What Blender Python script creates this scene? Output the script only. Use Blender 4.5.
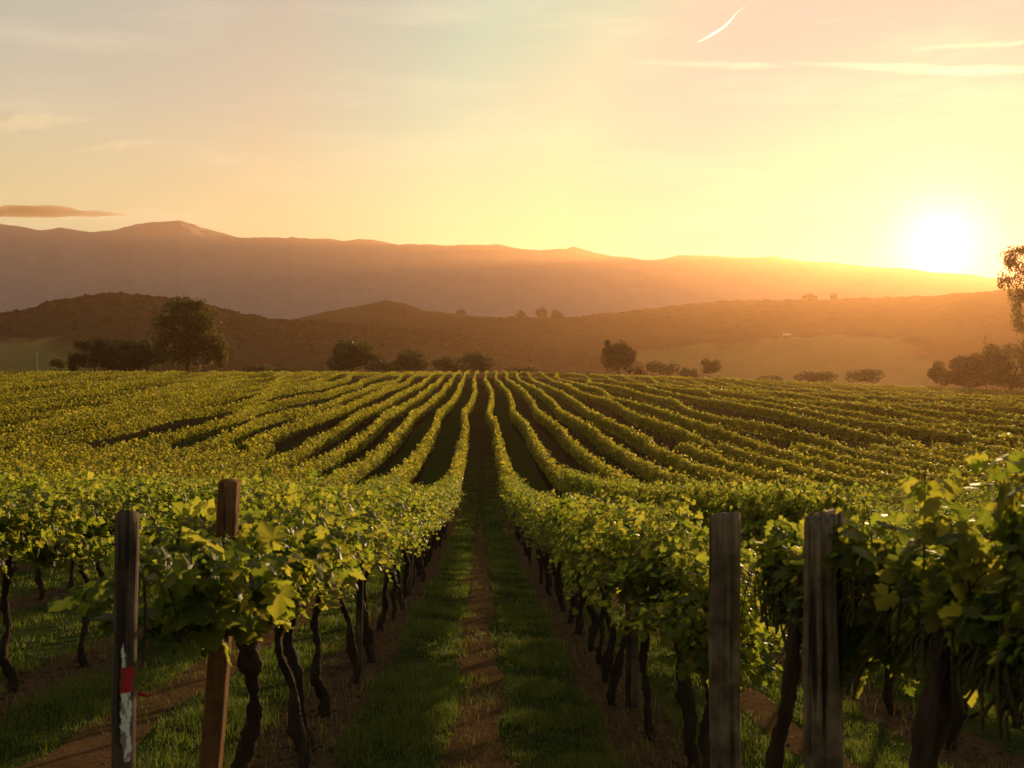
import bpy, math, random
import numpy as np

# ------------------------------------------------------------------ scene, camera, sky, sun
scene = bpy.context.scene
for _o in list(bpy.data.objects):
    bpy.data.objects.remove(_o)
C = scene.collection
R = math.radians
F = 995.6                       # focal length in pixels (35 mm on 36 mm, 1024 px)
YAW = R(1.785)                  # camera turned slightly right of the vine rows

cam_d = bpy.data.cameras.new("camera")
cam_d.lens = 35.0
cam_d.sensor_width = 36.0
cam_d.clip_start = 0.1
cam_d.clip_end = 80000.0
cam_d.dof.use_dof = True
cam_d.dof.focus_distance = 13.0
cam_d.dof.aperture_fstop = 5.0
cam = bpy.data.objects.new("camera", cam_d)
C.objects.link(cam)
cam.location = (0, 0, 0)
cam.rotation_euler = (R(90), 0, -YAW)
scene.camera = cam

SUN_EL = R(7.2)
SUN_AZ = R(23.3) + YAW          # clockwise from +Y (the row direction)
sun_dir = (math.sin(SUN_AZ) * math.cos(SUN_EL), math.cos(SUN_AZ) * math.cos(SUN_EL), math.sin(SUN_EL))

world = bpy.data.worlds.new("World")
scene.world = world
world.use_nodes = True
wt = world.node_tree
wt.nodes.clear()


def wn(kind, **kw):
    n = wt.nodes.new(kind)
    for k, v in kw.items():
        setattr(n, k, v)
    return n


def wmath(op, a, b=None, clamp=False):
    n = wn("ShaderNodeMath", operation=op)
    n.use_clamp = clamp
    for i, v in enumerate((a, b)):
        if v is None:
            continue
        if isinstance(v, (int, float)):
            n.inputs[i].default_value = v
        else:
            wt.links.new(v, n.inputs[i])
    return n.outputs[0]


def wcol(op, a, b, fac=1.0):
    n = wn("ShaderNodeMix", data_type='RGBA', blend_type=op)
    n.clamp_factor = False
    for key, v in ((0, fac), (6, a), (7, b)):
        if isinstance(v, (int, float)):
            n.inputs[key].default_value = v
        elif isinstance(v, tuple):
            n.inputs[key].default_value = (*v, 1)
        else:
            wt.links.new(v, n.inputs[key])
    return n.outputs[2]


sky = wn("ShaderNodeTexSky", sky_type='NISHITA')
sky.sun_disc = False
sky.sun_elevation = SUN_EL
sky.sun_rotation = SUN_AZ
sky.altitude = 200
sky.air_density = 1.0
sky.dust_density = 1.0
sky.ozone_density = 1.0
tc = wn("ShaderNodeTexCoord")
sep = wn("ShaderNodeSeparateXYZ")
wt.links.new(tc.outputs["Generated"], sep.inputs[0])
dot = wn("ShaderNodeVectorMath", operation='DOT_PRODUCT')
wt.links.new(tc.outputs["Generated"], dot.inputs[0])
dot.inputs[1].default_value = sun_dir
mu = wmath('MAXIMUM', dot.outputs["Value"], 0.0)
# warm evening air: a horizon-to-zenith ramp under the atmosphere model, and the bright aureole round the sun
ramp = wn("ShaderNodeValToRGB")
ramp.color_ramp.elements[0].position = 0.0
ramp.color_ramp.elements[0].color = (4.9, 4.6, 2.25, 1)
ramp.color_ramp.elements[1].position = 0.40
ramp.color_ramp.elements[1].color = (2.1, 2.65, 2.6, 1)
e = ramp.color_ramp.elements.new(0.75)
e.color = (1.9, 1.95, 1.9, 1)
e = ramp.color_ramp.elements.new(0.17)
e.color = (4.2, 4.1, 2.4, 1)
e = ramp.color_ramp.elements.new(0.26)
e.color = (3.0, 3.3, 2.7, 1)
wt.links.new(wmath('MAXIMUM', sep.outputs[2], 0.0), ramp.inputs[0])
base = wcol('MIX', wcol('MULTIPLY', sky.outputs[0], (1.0, .86, .62)), ramp.outputs[0], 0.85)
g1 = wcol('MULTIPLY', wcol('MIX', (0, 0, 0), (.0, .0, .0), wmath('POWER', mu, 22.0)), (1, 1, 1))
g2 = wcol('MIX', (0, 0, 0), (2.2, .45, .2), wmath('POWER', mu, 120.0))
g3 = wcol('MIX', (0, 0, 0), (14.0, 11.5, 6.0), wmath('POWER', mu, 1500.0))
g4 = wcol('MIX', (0, 0, 0), (600.0, 520.0, 360.0), wmath('POWER', mu, 30000.0))
# the sky overhead and away from the sunset is much dimmer and bluer
dusk = wn("ShaderNodeMapRange")
dusk.interpolation_type = 'SMOOTHSTEP'
for _k, _v in ((1, -.15), (2, .72), (3, 0.0), (4, 1.0)):
    dusk.inputs[_k].default_value = _v
wt.links.new(dot.outputs["Value"], dusk.inputs[0])
base = wcol('MULTIPLY', base, wcol('MIX', (.46, .46, .43), (1, 1, 1), dusk.outputs[0]))
# towards the sun the clear sky behind the lit haze is paler in red and keeps its blue
near = wn("ShaderNodeValToRGB")
ne = near.color_ramp.elements
ne[0].position, ne[0].color = .66, (1, 1, 1, 1)
ne[1].position, ne[1].color = 1.0, (0, .0, .75, 1)
for _p, _c in ((.80, (.92, .95, .95)), (.89, (.36, 1.02, 1.08)), (.935, (.12, .82, 1.0)), (.97, (0, .25, .90)), (.993, (0, .0, .75))):
    _e = ne.new(_p)
    _e.color = (*_c, 1)
wt.links.new(dot.outputs["Value"], near.inputs[0])
base = wcol('MULTIPLY', base, near.outputs[0])
hi_mu, hi_z = wn("ShaderNodeMapRange"), wn("ShaderNodeMapRange")
for _n, _a, _b, _s in ((hi_mu, .86, .97, dot.outputs["Value"]), (hi_z, .16, .36, sep.outputs[2])):
    _n.inputs[1].default_value, _n.inputs[2].default_value = _a, _b
    wt.links.new(_s, _n.inputs[0])
base = wcol('ADD', base, wcol('MIX', (0, 0, 0), (0, .75, .05), wmath('MULTIPLY', hi_mu.outputs[0], hi_z.outputs[0])))
tot = wcol('ADD', wcol('ADD', base, g1), wcol('ADD', g2, wcol('ADD', g3, g4)))
# thin high cirrus in the sky itself
mp = wn("ShaderNodeMapping")
mp.inputs["Scale"].default_value = (2.2, 2.2, 15.0)
mp.inputs["Rotation"].default_value = (R(4), R(-5), R(0))
wt.links.new(tc.outputs["Generated"], mp.inputs[0])
nz = wn("ShaderNodeTexNoise")
nz.inputs["Scale"].default_value = 1.6
nz.inputs["Detail"].default_value = 6.0
nz.inputs["Roughness"].default_value = .55
wt.links.new(mp.outputs[0], nz.inputs["Vector"])
cr = wn("ShaderNodeValToRGB")
cr.color_ramp.elements[0].position = .50
cr.color_ramp.elements[1].position = .80
wt.links.new(nz.outputs[0], cr.inputs[0])
tot = wcol('MIX', tot, (7.0, 6.2, 4.4), wmath('MULTIPLY', cr.outputs[0], .22))
bg = wn("ShaderNodeBackground")
bg.inputs["Strength"].default_value = 0.10
wt.links.new(tot, bg.inputs["Color"])
wo = wn("ShaderNodeOutputWorld")
wt.links.new(bg.outputs[0], wo.inputs[0])

sl = bpy.data.lights.new("sun", 'SUN')
sl.energy = 4.7
sl.angle = R(1.0)
sl.color = (1.0, .68, .33)
sun = bpy.data.objects.new("sun", sl)
C.objects.link(sun)
sun.rotation_euler = (R(90) - SUN_EL, 0, math.pi - SUN_AZ)

scene.render.engine = 'CYCLES'
scene.view_settings.view_transform = 'Standard'
scene.view_settings.look = 'None'
scene.view_settings.exposure = 0.92
scene.view_settings.gamma = 1.0
scene.view_settings.use_curve_mapping = False
cy = scene.cycles
cy.max_bounces = 8
cy.diffuse_bounces = 3
cy.transmission_bounces = 5
cy.volume_bounces = 1
cy.use_denoising = True
HAZE_DENSITY = 0.000105

# ------------------------------------------------------------------ helpers
rng = np.random.default_rng(11)


def smooth(a, b, v):
    t = np.clip((np.asarray(v, float) - a) / (b - a), 0, 1)
    return t * t * (3 - 2 * t)


def _hash(ix, iy, seed):
    n = (ix * 374761393 + iy * 668265263 + seed * 974634777) & 0xFFFFFFFF
    n = ((n ^ (n >> 13)) * 1274126177) & 0xFFFFFFFF
    return ((n ^ (n >> 16)) & 0xFFFF) / 65535.0


def vnoise(x, y, seed=0):
    x = np.asarray(x, float)
    y = np.asarray(y, float)
    ix = np.floor(x).astype(np.int64)
    iy = np.floor(y).astype(np.int64)
    fx = x - ix
    fy = y - iy
    fx = fx * fx * (3 - 2 * fx)
    fy = fy * fy * (3 - 2 * fy)
    a = _hash(ix, iy, seed)
    b = _hash(ix + 1, iy, seed)
    c = _hash(ix, iy + 1, seed)
    d = _hash(ix + 1, iy + 1, seed)
    return (a + (b - a) * fx) * (1 - fy) + (c + (d - c) * fx) * fy


def fbm(x, y, seed=0, octaves=4):
    s = 0
    amp = .5
    for k in range(octaves):
        s = s + amp * (vnoise(x * 2 ** k, y * 2 ** k, seed + k) - .5)
        amp *= .5
    return s                     # about -0.5 .. 0.5


def mesh_np(name, verts, faces, attr=None, smooth_shade=False):
    """verts (N,3), faces list of int arrays (M,k), attr per vertex float -> mesh data with attribute tint"""
    me = bpy.data.meshes.new(name)
    verts = np.asarray(verts, np.float32)
    if not isinstance(faces, (list, tuple)):
        faces = [faces]
    faces = [np.asarray(f, np.int32) for f in faces if len(f)]
    me.vertices.add(len(verts))
    me.vertices.foreach_set("co", verts.ravel())
    loops = np.concatenate([f.ravel() for f in faces])
    counts = np.concatenate([np.full(len(f), f.shape[1], np.int32) for f in faces])
    starts = np.concatenate([[0], np.cumsum(counts)[:-1]]).astype(np.int32)
    me.loops.add(len(loops))
    me.loops.foreach_set("vertex_index", loops)
    me.polygons.add(len(counts))
    me.polygons.foreach_set("loop_start", starts)
    me.polygons.foreach_set("loop_total", counts)
    if smooth_shade:
        me.polygons.foreach_set("use_smooth", np.ones(len(counts), bool))
    me.update(calc_edges=True)
    if attr is not None:
        a = me.attributes.new("tint", 'FLOAT', 'POINT')
        a.data.foreach_set("value", np.asarray(attr, np.float32))
    return me


def obj(name, me, mat, parent=None, loc=None):
    o = bpy.data.objects.new(name, me)
    C.objects.link(o)
    if mat is not None and len(me.materials) == 0:
        me.materials.append(mat)
    if parent is not None:
        o.parent = parent
    if loc is not None:
        o.location = loc
    return o


def tag(o, label=None, cat=None, group=None, kind=None):
    if label:
        o["label"] = label
    if cat:
        o["category"] = cat
    if group:
        o["group"] = group
    if kind:
        o["kind"] = kind
    return o


def thing(name, label, cat, loc, rz=0.0, group=None):
    o = bpy.data.objects.new(name, None)
    C.objects.link(o)
    o.empty_display_size = .3
    o.location = loc
    o.rotation_euler = (0, 0, rz)
    return tag(o, label, cat, group)


def join(parts):
    """parts: list of (verts, faces(M,k), attr or None)"""
    V, Fs, A = [], {}, []
    n = 0
    for v, f, a in parts:
        v = np.asarray(v, float)
        V.append(v)
        for ff in (f if isinstance(f, (list, tuple)) else [f]):
            ff = np.asarray(ff)
            Fs.setdefault(ff.shape[1], []).append(ff + n)
        A.append(np.full(len(v), .5) if a is None else np.broadcast_to(a, (len(v),)))
        n += len(v)
    return np.concatenate(V), [np.concatenate(x) for x in Fs.values()], np.concatenate(A)


def tube(pts, rad, sides=8, rough=0.0, seed=0, cap=True, twist=0.0):
    pts = np.asarray(pts, float)
    rad = np.broadcast_to(np.asarray(rad, float), (len(pts),))
    t = np.gradient(pts, axis=0)
    t /= np.linalg.norm(t, axis=1)[:, None] + 1e-9
    ref = np.array([1., 0, 0]) if abs(t[0][0]) < .7 else np.array([0, 1., 0])
    u = np.cross(t, ref)
    u /= np.linalg.norm(u, axis=1)[:, None]
    v = np.cross(t, u)
    ang = np.arange(sides) / sides * 2 * np.pi
    rr = np.random.default_rng(seed)
    r = rad[:, None] * (1 + rough * (rr.random((len(pts), sides)) - .5) * 2)
    if twist:                      # ropy bark strands winding up the stem
        q = np.linspace(0, 1, len(pts))[:, None]
        r = r * (1 + twist * np.sin(3 * ang[None] + 8 * q + seed) + .6 * twist * np.sin(5 * ang[None] - 11 * q))
    P = pts[:, None, :] + r[..., None] * (np.cos(ang)[None, :, None] * u[:, None, :] + np.sin(ang)[None, :, None] * v[:, None, :])
    n = len(pts)
    i = np.arange(n - 1)[:, None] * sides
    j = np.arange(sides)[None, :]
    k = (j + 1) % sides
    f = np.stack([i + j, i + k, i + sides + k, i + sides + j], -1).reshape(-1, 4)
    V = P.reshape(-1, 3)
    if cap:
        V = np.concatenate([V, pts[-1:] + t[-1:] * rad[-1] * .3])
        c = len(V) - 1
        b = (n - 1) * sides
        j = np.arange(sides)
        tri = np.stack([b + j, b + (j + 1) % sides, np.full(sides, c), np.full(sides, c)], -1)
        return V, [f, tri[:, :3]]
    return V, [f]


# ------------------------------------------------------------------ materials
def new_mat(name):
    m = bpy.data.materials.new(name)
    m.use_nodes = True
    nt = m.node_tree
    nt.nodes.clear()
    return m, nt


class NB:
    """tiny node builder"""

    def __init__(self, name):
        self.m, self.t = new_mat(name)
        self.out = self.t.nodes.new("ShaderNodeOutputMaterial")

    def n(self, kind, **kw):
        nd = self.t.nodes.new(kind)
        for k, v in kw.items():
            setattr(nd, k, v)
        return nd

    def set(self, sock, v):
        if isinstance(v, (int, float)):
            sock.default_value = v
        elif isinstance(v, tuple):
            sock.default_value = (*v, 1) if len(v) == 3 and len(sock.default_value) == 4 else v
        else:
            self.t.links.new(v, sock)

    def math(self, op, a, b=None, c=None, clamp=False):
        nd = self.n("ShaderNodeMath", operation=op)
        nd.use_clamp = clamp
        for i, v in enumerate((a, b, c)):
            if v is not None:
                self.set(nd.inputs[i], v)
        return nd.outputs[0]

    def mix(self, a, b, fac, op='MIX'):
        nd = self.n("ShaderNodeMix", data_type='RGBA', blend_type=op)
        self.set(nd.inputs[0], fac)
        self.set(nd.inputs[6], a)
        self.set(nd.inputs[7], b)
        return nd.outputs[2]

    def noise(self, vec, scale, detail=4.0, rough=.55):
        nd = self.n("ShaderNodeTexNoise")
        nd.inputs["Scale"].default_value = scale
        nd.inputs["Detail"].default_value = detail
        nd.inputs["Roughness"].default_value = rough
        if vec is not None:
            self.t.links.new(vec, nd.inputs["Vector"])
        return nd.outputs[0]

    def ramp(self, f, stops):
        nd = self.n("ShaderNodeValToRGB")
        el = nd.color_ramp.elements
        while len(el) < len(stops):
            el.new(.5)
        for x, (p, c) in zip(el, stops):
            x.position = p
            x.color = (*c, 1) if isinstance(c, tuple) else (c, c, c, 1)
        self.t.links.new(f, nd.inputs[0])
        return nd.outputs[0]

    def obj(self):
        return self.n("ShaderNodeTexCoord").outputs["Object"]

    def mapping(self, vec, scale):
        nd = self.n("ShaderNodeMapping")
        nd.inputs["Scale"].default_value = scale
        self.t.links.new(vec, nd.inputs[0])
        return nd.outputs[0]

    def tint(self, name="tint"):
        nd = self.n("ShaderNodeAttribute")
        nd.attribute_name = name
        return nd.outputs["Fac"]

    def bsdf(self, col, rough=.8, spec=.2, normal=None):
        nd = self.n("ShaderNodeBsdfPrincipled")
        self.set(nd.inputs["Base Color"], col)
        self.set(nd.inputs["Roughness"], rough)
        nd.inputs["Specular IOR Level"].default_value = spec
        if normal is not None:
            self.t.links.new(normal, nd.inputs["Normal"])
        return nd.outputs[0]

    def bump(self, h, strength=.5, dist=.02):
        nd = self.n("ShaderNodeBump")
        nd.inputs["Strength"].default_value = strength
        nd.inputs["Distance"].default_value = dist
        self.t.links.new(h, nd.inputs["Height"])
        return nd.outputs[0]

    def done(self, shader):
        self.t.links.new(shader, self.out.inputs["Surface"])
        return self.m


def leaf_mat(name, stops, tstops, trans=.5, rough=.5, spec=.25):
    b = NB(name)
    f = b.tint()
    geo = b.n("ShaderNodeNewGeometry")
    p = b.bsdf(b.ramp(f, stops), rough, spec)
    tr = b.n("ShaderNodeBsdfTranslucent")
    b.set(tr.inputs[0], b.ramp(f, tstops))
    mx = b.n("ShaderNodeMixShader")
    mx.inputs[0].default_value = trans
    b.t.links.new(p, mx.inputs[1])
    b.t.links.new(tr.outputs[0], mx.inputs[2])
    return b.done(mx.outputs[0])


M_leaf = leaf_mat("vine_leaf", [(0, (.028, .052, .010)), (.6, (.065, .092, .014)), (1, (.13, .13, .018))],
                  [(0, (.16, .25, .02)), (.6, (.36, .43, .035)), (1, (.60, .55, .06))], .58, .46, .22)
M_clump = leaf_mat("vine_foliage_clump", [(0, (.028, .050, .010)), (.6, (.070, .088, .014)), (1, (.15, .135, .02))],
                   [(0, (.18, .23, .018)), (.6, (.46, .46, .034)), (1, (.74, .62, .06))], .50, .5, .12)
M_grass = leaf_mat("grass_blade", [(0, (.035, .070, .012)), (.7, (.075, .110, .018)), (1, (.24, .18, .06))],
                   [(0, (.14, .22, .015)), (.7, (.26, .32, .03)), (1, (.40, .28, .09))], .45, .6)
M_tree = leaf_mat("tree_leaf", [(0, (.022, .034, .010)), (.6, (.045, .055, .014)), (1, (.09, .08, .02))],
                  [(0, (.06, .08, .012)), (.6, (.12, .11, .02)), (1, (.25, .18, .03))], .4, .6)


def bark(name, a, bb, scale=14, stretch=.18):
    b = NB(name)
    v = b.mapping(b.obj(), (1, 1, stretch))
    n1 = b.noise(v, scale, 5, .65)
    n2 = b.noise(v, scale * 4.3, 3, .6)
    col = b.ramp(n1, [(.3, a), (.7, bb)])
    h = b.math('ADD', n1, b.math('MULTIPLY', n2, .4))
    return b.done(b.bsdf(col, .9, .1, b.bump(h, 1.0, .035)))


M_bark = bark("vine_bark", (.030, .020, .014), (.085, .055, .036))
M_cane = bark("vine_cane", (.06, .045, .02), (.11, .08, .03))
M_trunk = bark("tree_bark", (.03, .022, .016), (.07, .05, .035), 3)


def wood(name, a, bb, dark, scale=40):
    b = NB(name)
    v = b.mapping(b.obj(), (1, 1, .045))
    n1 = b.noise(v, scale, 6, .7)
    n2 = b.noise(b.obj(), 4.0, 4, .6)
    crack = b.ramp(b.noise(v, scale * .55, 2, .5), [(.36, 0.0), (.44, 1.0)])
    col = b.mix(b.ramp(n1, [(.32, a), (.62, bb)]), dark, b.math('MULTIPLY', b.ramp(n2, [(.42, 0.0), (.62, 1.0)]), .75))
    col = b.mix(dark, col, crack)
    h = b.math('ADD', b.math('MULTIPLY', n1, .5), crack)
    return b.done(b.bsdf(col, .85, .15, b.bump(h, 1.0, .022)))


M_post = wood("weathered_post_wood", (.15, .105, .07), (.37, .275, .185), (.045, .03, .02))
M_postdark = wood("dark_post_wood", (.07, .05, .038), (.19, .14, .10), (.03, .02, .015))
M_postred = wood("brown_post_wood", (.16, .072, .028), (.26, .12, .045), (.09, .04, .02))


def paint(name, c, chip):
    b = NB(name)
    n = b.noise(b.mapping(b.obj(), (1, 1, .3)), 60, 4, .65)
    return b.done(b.bsdf(b.mix(c, chip, b.ramp(n, [(.50, 0.0), (.56, .9)])), .7, .35, b.bump(n, .3, .004)))


M_white = paint("white_paint", (.78, .76, .74), (.2, .16, .12))
M_red = paint("red_paint", (.45, .018, .02), (.15, .05, .03))


def soil(name, a, bb, c):
    b = NB(name)
    o = b.obj()
    n1 = b.noise(o, 1.7, 5, .6)
    n2 = b.noise(o, 18, 5, .7)
    n3 = b.noise(o, 90, 3, .7)
    col = b.mix(b.ramp(n1, [(.3, a), (.7, bb)]), c, b.math('MULTIPLY', b.ramp(n2, [(.48, 0.0), (.7, 1.0)]), .7))
    h = b.math('ADD', n2, b.math('MULTIPLY', n3, .5))
    return b.done(b.bsdf(col, 1.0, 0.0, b.bump(h, .9, .05)))


M_path = soil("trodden_soil", (.098, .056, .027), (.160, .096, .050), (.07, .040, .019))
M_clod = soil("soil_clod", (.13, .08, .05), (.22, .15, .10), (.10, .07, .05))

ROW = 2.4


def ground_mat():
    b = NB("vineyard_ground")
    o = b.obj()
    s = b.n("ShaderNodeSeparateXYZ")
    b.t.links.new(o, s.inputs[0])
    # distance to the nearest vine row (rows at odd multiples of 1.2 m)
    u = b.math('ABSOLUTE', b.math('SUBTRACT', b.math('FRACT', b.math('DIVIDE', s.outputs[0], ROW)), .5))
    # u = 0 at the row, .5 in mid alley
    n1 = b.noise(o, 1.3, 5, .65)
    n2 = b.noise(o, 14, 5, .7)
    n3 = b.noise(o, 70, 3, .7)
    edge = b.math('ADD', u, b.math('MULTIPLY', b.math('SUBTRACT', n1, .5), .16))
    edge = b.math('ADD', edge, b.math('MULTIPLY', b.math('SUBTRACT', n2, .5), .10))
    soilm = b.math('MULTIPLY', b.ramp(edge, [(.10, 1.0), (.17, 0.0)]), b.ramp(b.math('DIVIDE', s.outputs[1], 100.0), [(.28, 1.0), (.50, .12)]))
    sc = b.mix(b.ramp(n2, [(.3, (.070, .044, .024)), (.7, (.15, .098, .056))]), (.20, .145, .095), b.ramp(n3, [(.55, 0.0), (.75, .7)]))
    gc = b.ramp(n2, [(.3, (.028, .048, .012)), (.7, (.060, .072, .020))])
    col = b.mix(gc, sc, soilm)
    # alleys further out: some grassed, some tilled to bare brown earth
    al = b.n("ShaderNodeTexWhiteNoise", noise_dimensions='1D')
    b.t.links.new(b.math('FLOOR', b.math('ADD', b.math('DIVIDE', s.outputs[0], ROW), .5)), al.inputs["W"])
    tilled = b.ramp(b.math('ADD', al.outputs["Value"], b.math('MULTIPLY', b.math('SUBTRACT', n1, .5), .5)), [(.40, 0.0), (.55, 1.0)])
    n5 = b.noise(o, .55, 5, .7)
    mid = b.ramp(b.math('DIVIDE', s.outputs[1], 100.0), [(.40, 0.0), (.60, .8)])
    col = b.mix(col, b.ramp(b.math('ADD', b.math('MULTIPLY', n5, .6), b.math('MULTIPLY', n2, .4)), [(.35, (.040, .024, .012)), (.52, (.075, .048, .022)), (.66, (.075, .075, .025))]), b.math('MULTIPLY', tilled, mid))
    # pale pasture beyond the vineyard's far edge
    far = b.ramp(b.math('DIVIDE', s.outputs[1], 1000.0), [(.322, 0.0), (.345, 1.0)])
    pn = b.noise(o, .004, 4, .6)
    past = b.ramp(pn, [(.35, (.055, .060, .020)), (.55, (.12, .105, .035)), (.7, (.07, .055, .028))])
    col = b.mix(col, past, far)
    h = b.math('ADD', n2, b.math('MULTIPLY', n3, .5))
    return b.done(b.bsdf(col, 1.0, 0.0, b.bump(h, .9, .05)))


M_ground = ground_mat()


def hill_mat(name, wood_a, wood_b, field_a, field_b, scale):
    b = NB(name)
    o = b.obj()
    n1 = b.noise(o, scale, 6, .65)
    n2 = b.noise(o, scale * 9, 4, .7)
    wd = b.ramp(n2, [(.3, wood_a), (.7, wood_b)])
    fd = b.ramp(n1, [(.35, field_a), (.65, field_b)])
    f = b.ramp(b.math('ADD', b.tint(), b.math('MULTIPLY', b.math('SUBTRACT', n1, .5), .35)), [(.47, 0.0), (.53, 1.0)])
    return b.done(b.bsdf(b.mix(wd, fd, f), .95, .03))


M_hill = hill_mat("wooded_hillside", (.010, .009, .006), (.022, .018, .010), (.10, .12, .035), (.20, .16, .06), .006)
M_mount = hill_mat("mountain_scrub", (.30, .265, .305), (.36, .32, .37), (.08, .07, .04), (.1, .08, .05), .0012)  # pale mauve of distant haze painted into the scrub colour

# ------------------------------------------------------------------ terrain
_ky = np.array([-60, -10, 0, 6, 12, 20, 30, 40, 52, 66, 82, 100, 122, 150, 185, 217, 240, 255, 275, 315, 335, 370, 450, 700, 1200, 9000], float)
_kz = np.array([2.0, -.70, -1.77, -2.40, -3.03, -3.85, -4.75, -5.35, -5.62, -5.45, -4.95, -4.3, -3.6, -2.6, -1.5, -.35, .95, 1.45, 1.6, 1.5, .4, -6, -16, -30, -36, -36], float)


def _pchip_slopes(x, y):
    h = np.diff(x)
    d = np.diff(y) / h
    m = np.zeros_like(y)
    for i in range(1, len(x) - 1):
        if d[i - 1] * d[i] > 0:
            w1 = 2 * h[i] + h[i - 1]
            w2 = h[i] + 2 * h[i - 1]
            m[i] = (w1 + w2) / (w1 / d[i - 1] + w2 / d[i])
    m[0], m[-1] = d[0], d[-1]
    return m


_km = _pchip_slopes(_ky, _kz)


def profile(y):
    y = np.clip(np.asarray(y, float), _ky[0], _ky[-1])
    i = np.clip(np.searchsorted(_ky, y) - 1, 0, len(_ky) - 2)
    h = _ky[i + 1] - _ky[i]
    t = (y - _ky[i]) / h
    return ((1 + 2 * t) * (1 - t) ** 2 * _kz[i] + t * (1 - t) ** 2 * h * _km[i]
            + t * t * (3 - 2 * t) * _kz[i + 1] + t * t * (t - 1) * h * _km[i + 1])


def gz(x, y):
    x = np.asarray(x, float)
    y = np.asarray(y, float)
    z = profile(y)
    z = z - .06 * 14 * np.tanh(x / 14) * np.exp(-(y / 34) ** 2)
    cr = smooth(60, 230, y) * (1 - smooth(330, 700, y))
    z = z - cr * .040 * np.where(x > 0, np.sqrt(x * x + 400) - 20, 0)
    und = smooth(38, 75, y) * (1 - smooth(400, 700, y))
    z = z + und * (.55 * fbm(x / 26, y / 17, 61, 3) + .6 * fbm(x / 60, y / 40, 62, 2) + .07 * np.sin(y / 6.1 + x / 31))
    return z


def wob(x, y):
    """sideways wander of the rows with distance"""
    a = smooth(45, 90, y)
    return a * (.12 * np.sin(y / 9.3 + x / 40) + .09 * np.sin(y / 5.6 + x * .05) + .28 * np.sin(y / 19 + x * .03) + smooth(6, 25, np.abs(x)) * (.9 * np.sin(y / 14 + x * .43) + .6 * np.sin(y / 7.7 + x * .71)))


def spaced(lo, hi, fine, lim):
    v = [0.0]
    s = fine
    while v[-1] < hi:
        if v[-1] > lim:
            s *= 1.06
        v.append(v[-1] + s)
    return np.array(v)


px = spaced(0, 6500, .12, 7)
gx = np.concatenate([-px[::-1], px[1:]])
gy = np.concatenate([[-300, -200, -120, -60, -30, -15, -8, -4, -2], np.arange(0, 26, .12), np.arange(26, 70, .5), np.arange(70, 340, 1.5), spaced(0, 6500, 3, 20) + 340])


def clump(x, y):
    """tufted micro-relief of the grass strips"""
    near = 1 - smooth(18, 40, y)
    u = np.abs((np.asarray(x) / ROW + .5) % 1 - .5) * ROW
    near = near * (.06 + .94 * smooth(.14, .6, u))
    return near * (.085 * fbm(x * 1.6, y * 1.6, 5, 3) + .018 * fbm(x * 7, y * 7, 9, 2))


X, Y = np.meshgrid(gx, gy)
Z = gz(X, Y) + clump(X, Y) - 0.0
nx, ny = len(gx), len(gy)
i = np.arange(ny - 1)[:, None] * nx
j = np.arange(nx - 1)[None, :]
gf = np.stack([i + j, i + j + 1, i + nx + j + 1, i + nx + j], -1).reshape(-1, 4)
ground = obj("ground", mesh_np("ground", np.stack([X, Y, Z], -1).reshape(-1, 3), gf, None, True), M_ground)
tag(ground, kind="structure")


def strip(name, xc, w, y0, y1, dy=.12, cols=9):
    ys = np.concatenate([np.arange(y0, min(y1, 26), dy), np.arange(26, y1, .5)])
    cx = xc + .05 * np.sin(ys * .9 + xc) + .04 * np.sin(ys * 2.3)
    hw = w * (.5 + .5 * fbm(ys * 1.1, ys * 0 + xc, 3, 3)) * (1 - smooth(y1 * .55, y1, ys) * .8)
    u = np.linspace(-1, 1, cols)
    XX = cx[:, None] + hw[:, None] * u[None]
    YY = np.repeat(ys[:, None], cols, 1)
    rut = -.03 * (1 - u ** 2)[None] * 0
    ZZ = gz(XX, YY) + clump(XX, YY) + .012 - .008 * np.abs(u)[None] ** 4 + rut + .006 * fbm(XX * 5, YY * 5, 21, 2) * (1 - np.abs(u)[None])
    i = np.arange(len(ys) - 1)[:, None] * cols
    j = np.arange(cols - 1)[None]
    f = np.stack([i + j, i + j + 1, i + cols + j + 1, i + cols + j], -1).reshape(-1, 4)
    o = obj(name, mesh_np(name, np.stack([XX, YY, ZZ], -1).reshape(-1, 3), f, None, True), M_path)
    return tag(o, kind="structure")


PATHS = [(-.03, .44, 3.0, 42.0), (-2.45, .50, 3.0, 30.0), (2.4, .36, 3.0, 30.0)]
for k, (xc, w, y0, y1) in enumerate(PATHS):
    strip("dirt_path", xc, w, y0, y1)


# ------------------------------------------------------------------ far hills
HILLS = []


def pix_ridge(pts, az):
    """ridge elevation angle against compass angle from (column, row) pairs read off the horizon"""
    p = np.array(pts, float)
    a = np.arctan((p[:, 0] - 512) / F) + YAW
    el = (384 - p[:, 1]) / np.sqrt(F * F + (p[:, 0] - 512) ** 2)
    return np.interp(az, a, el)


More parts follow.
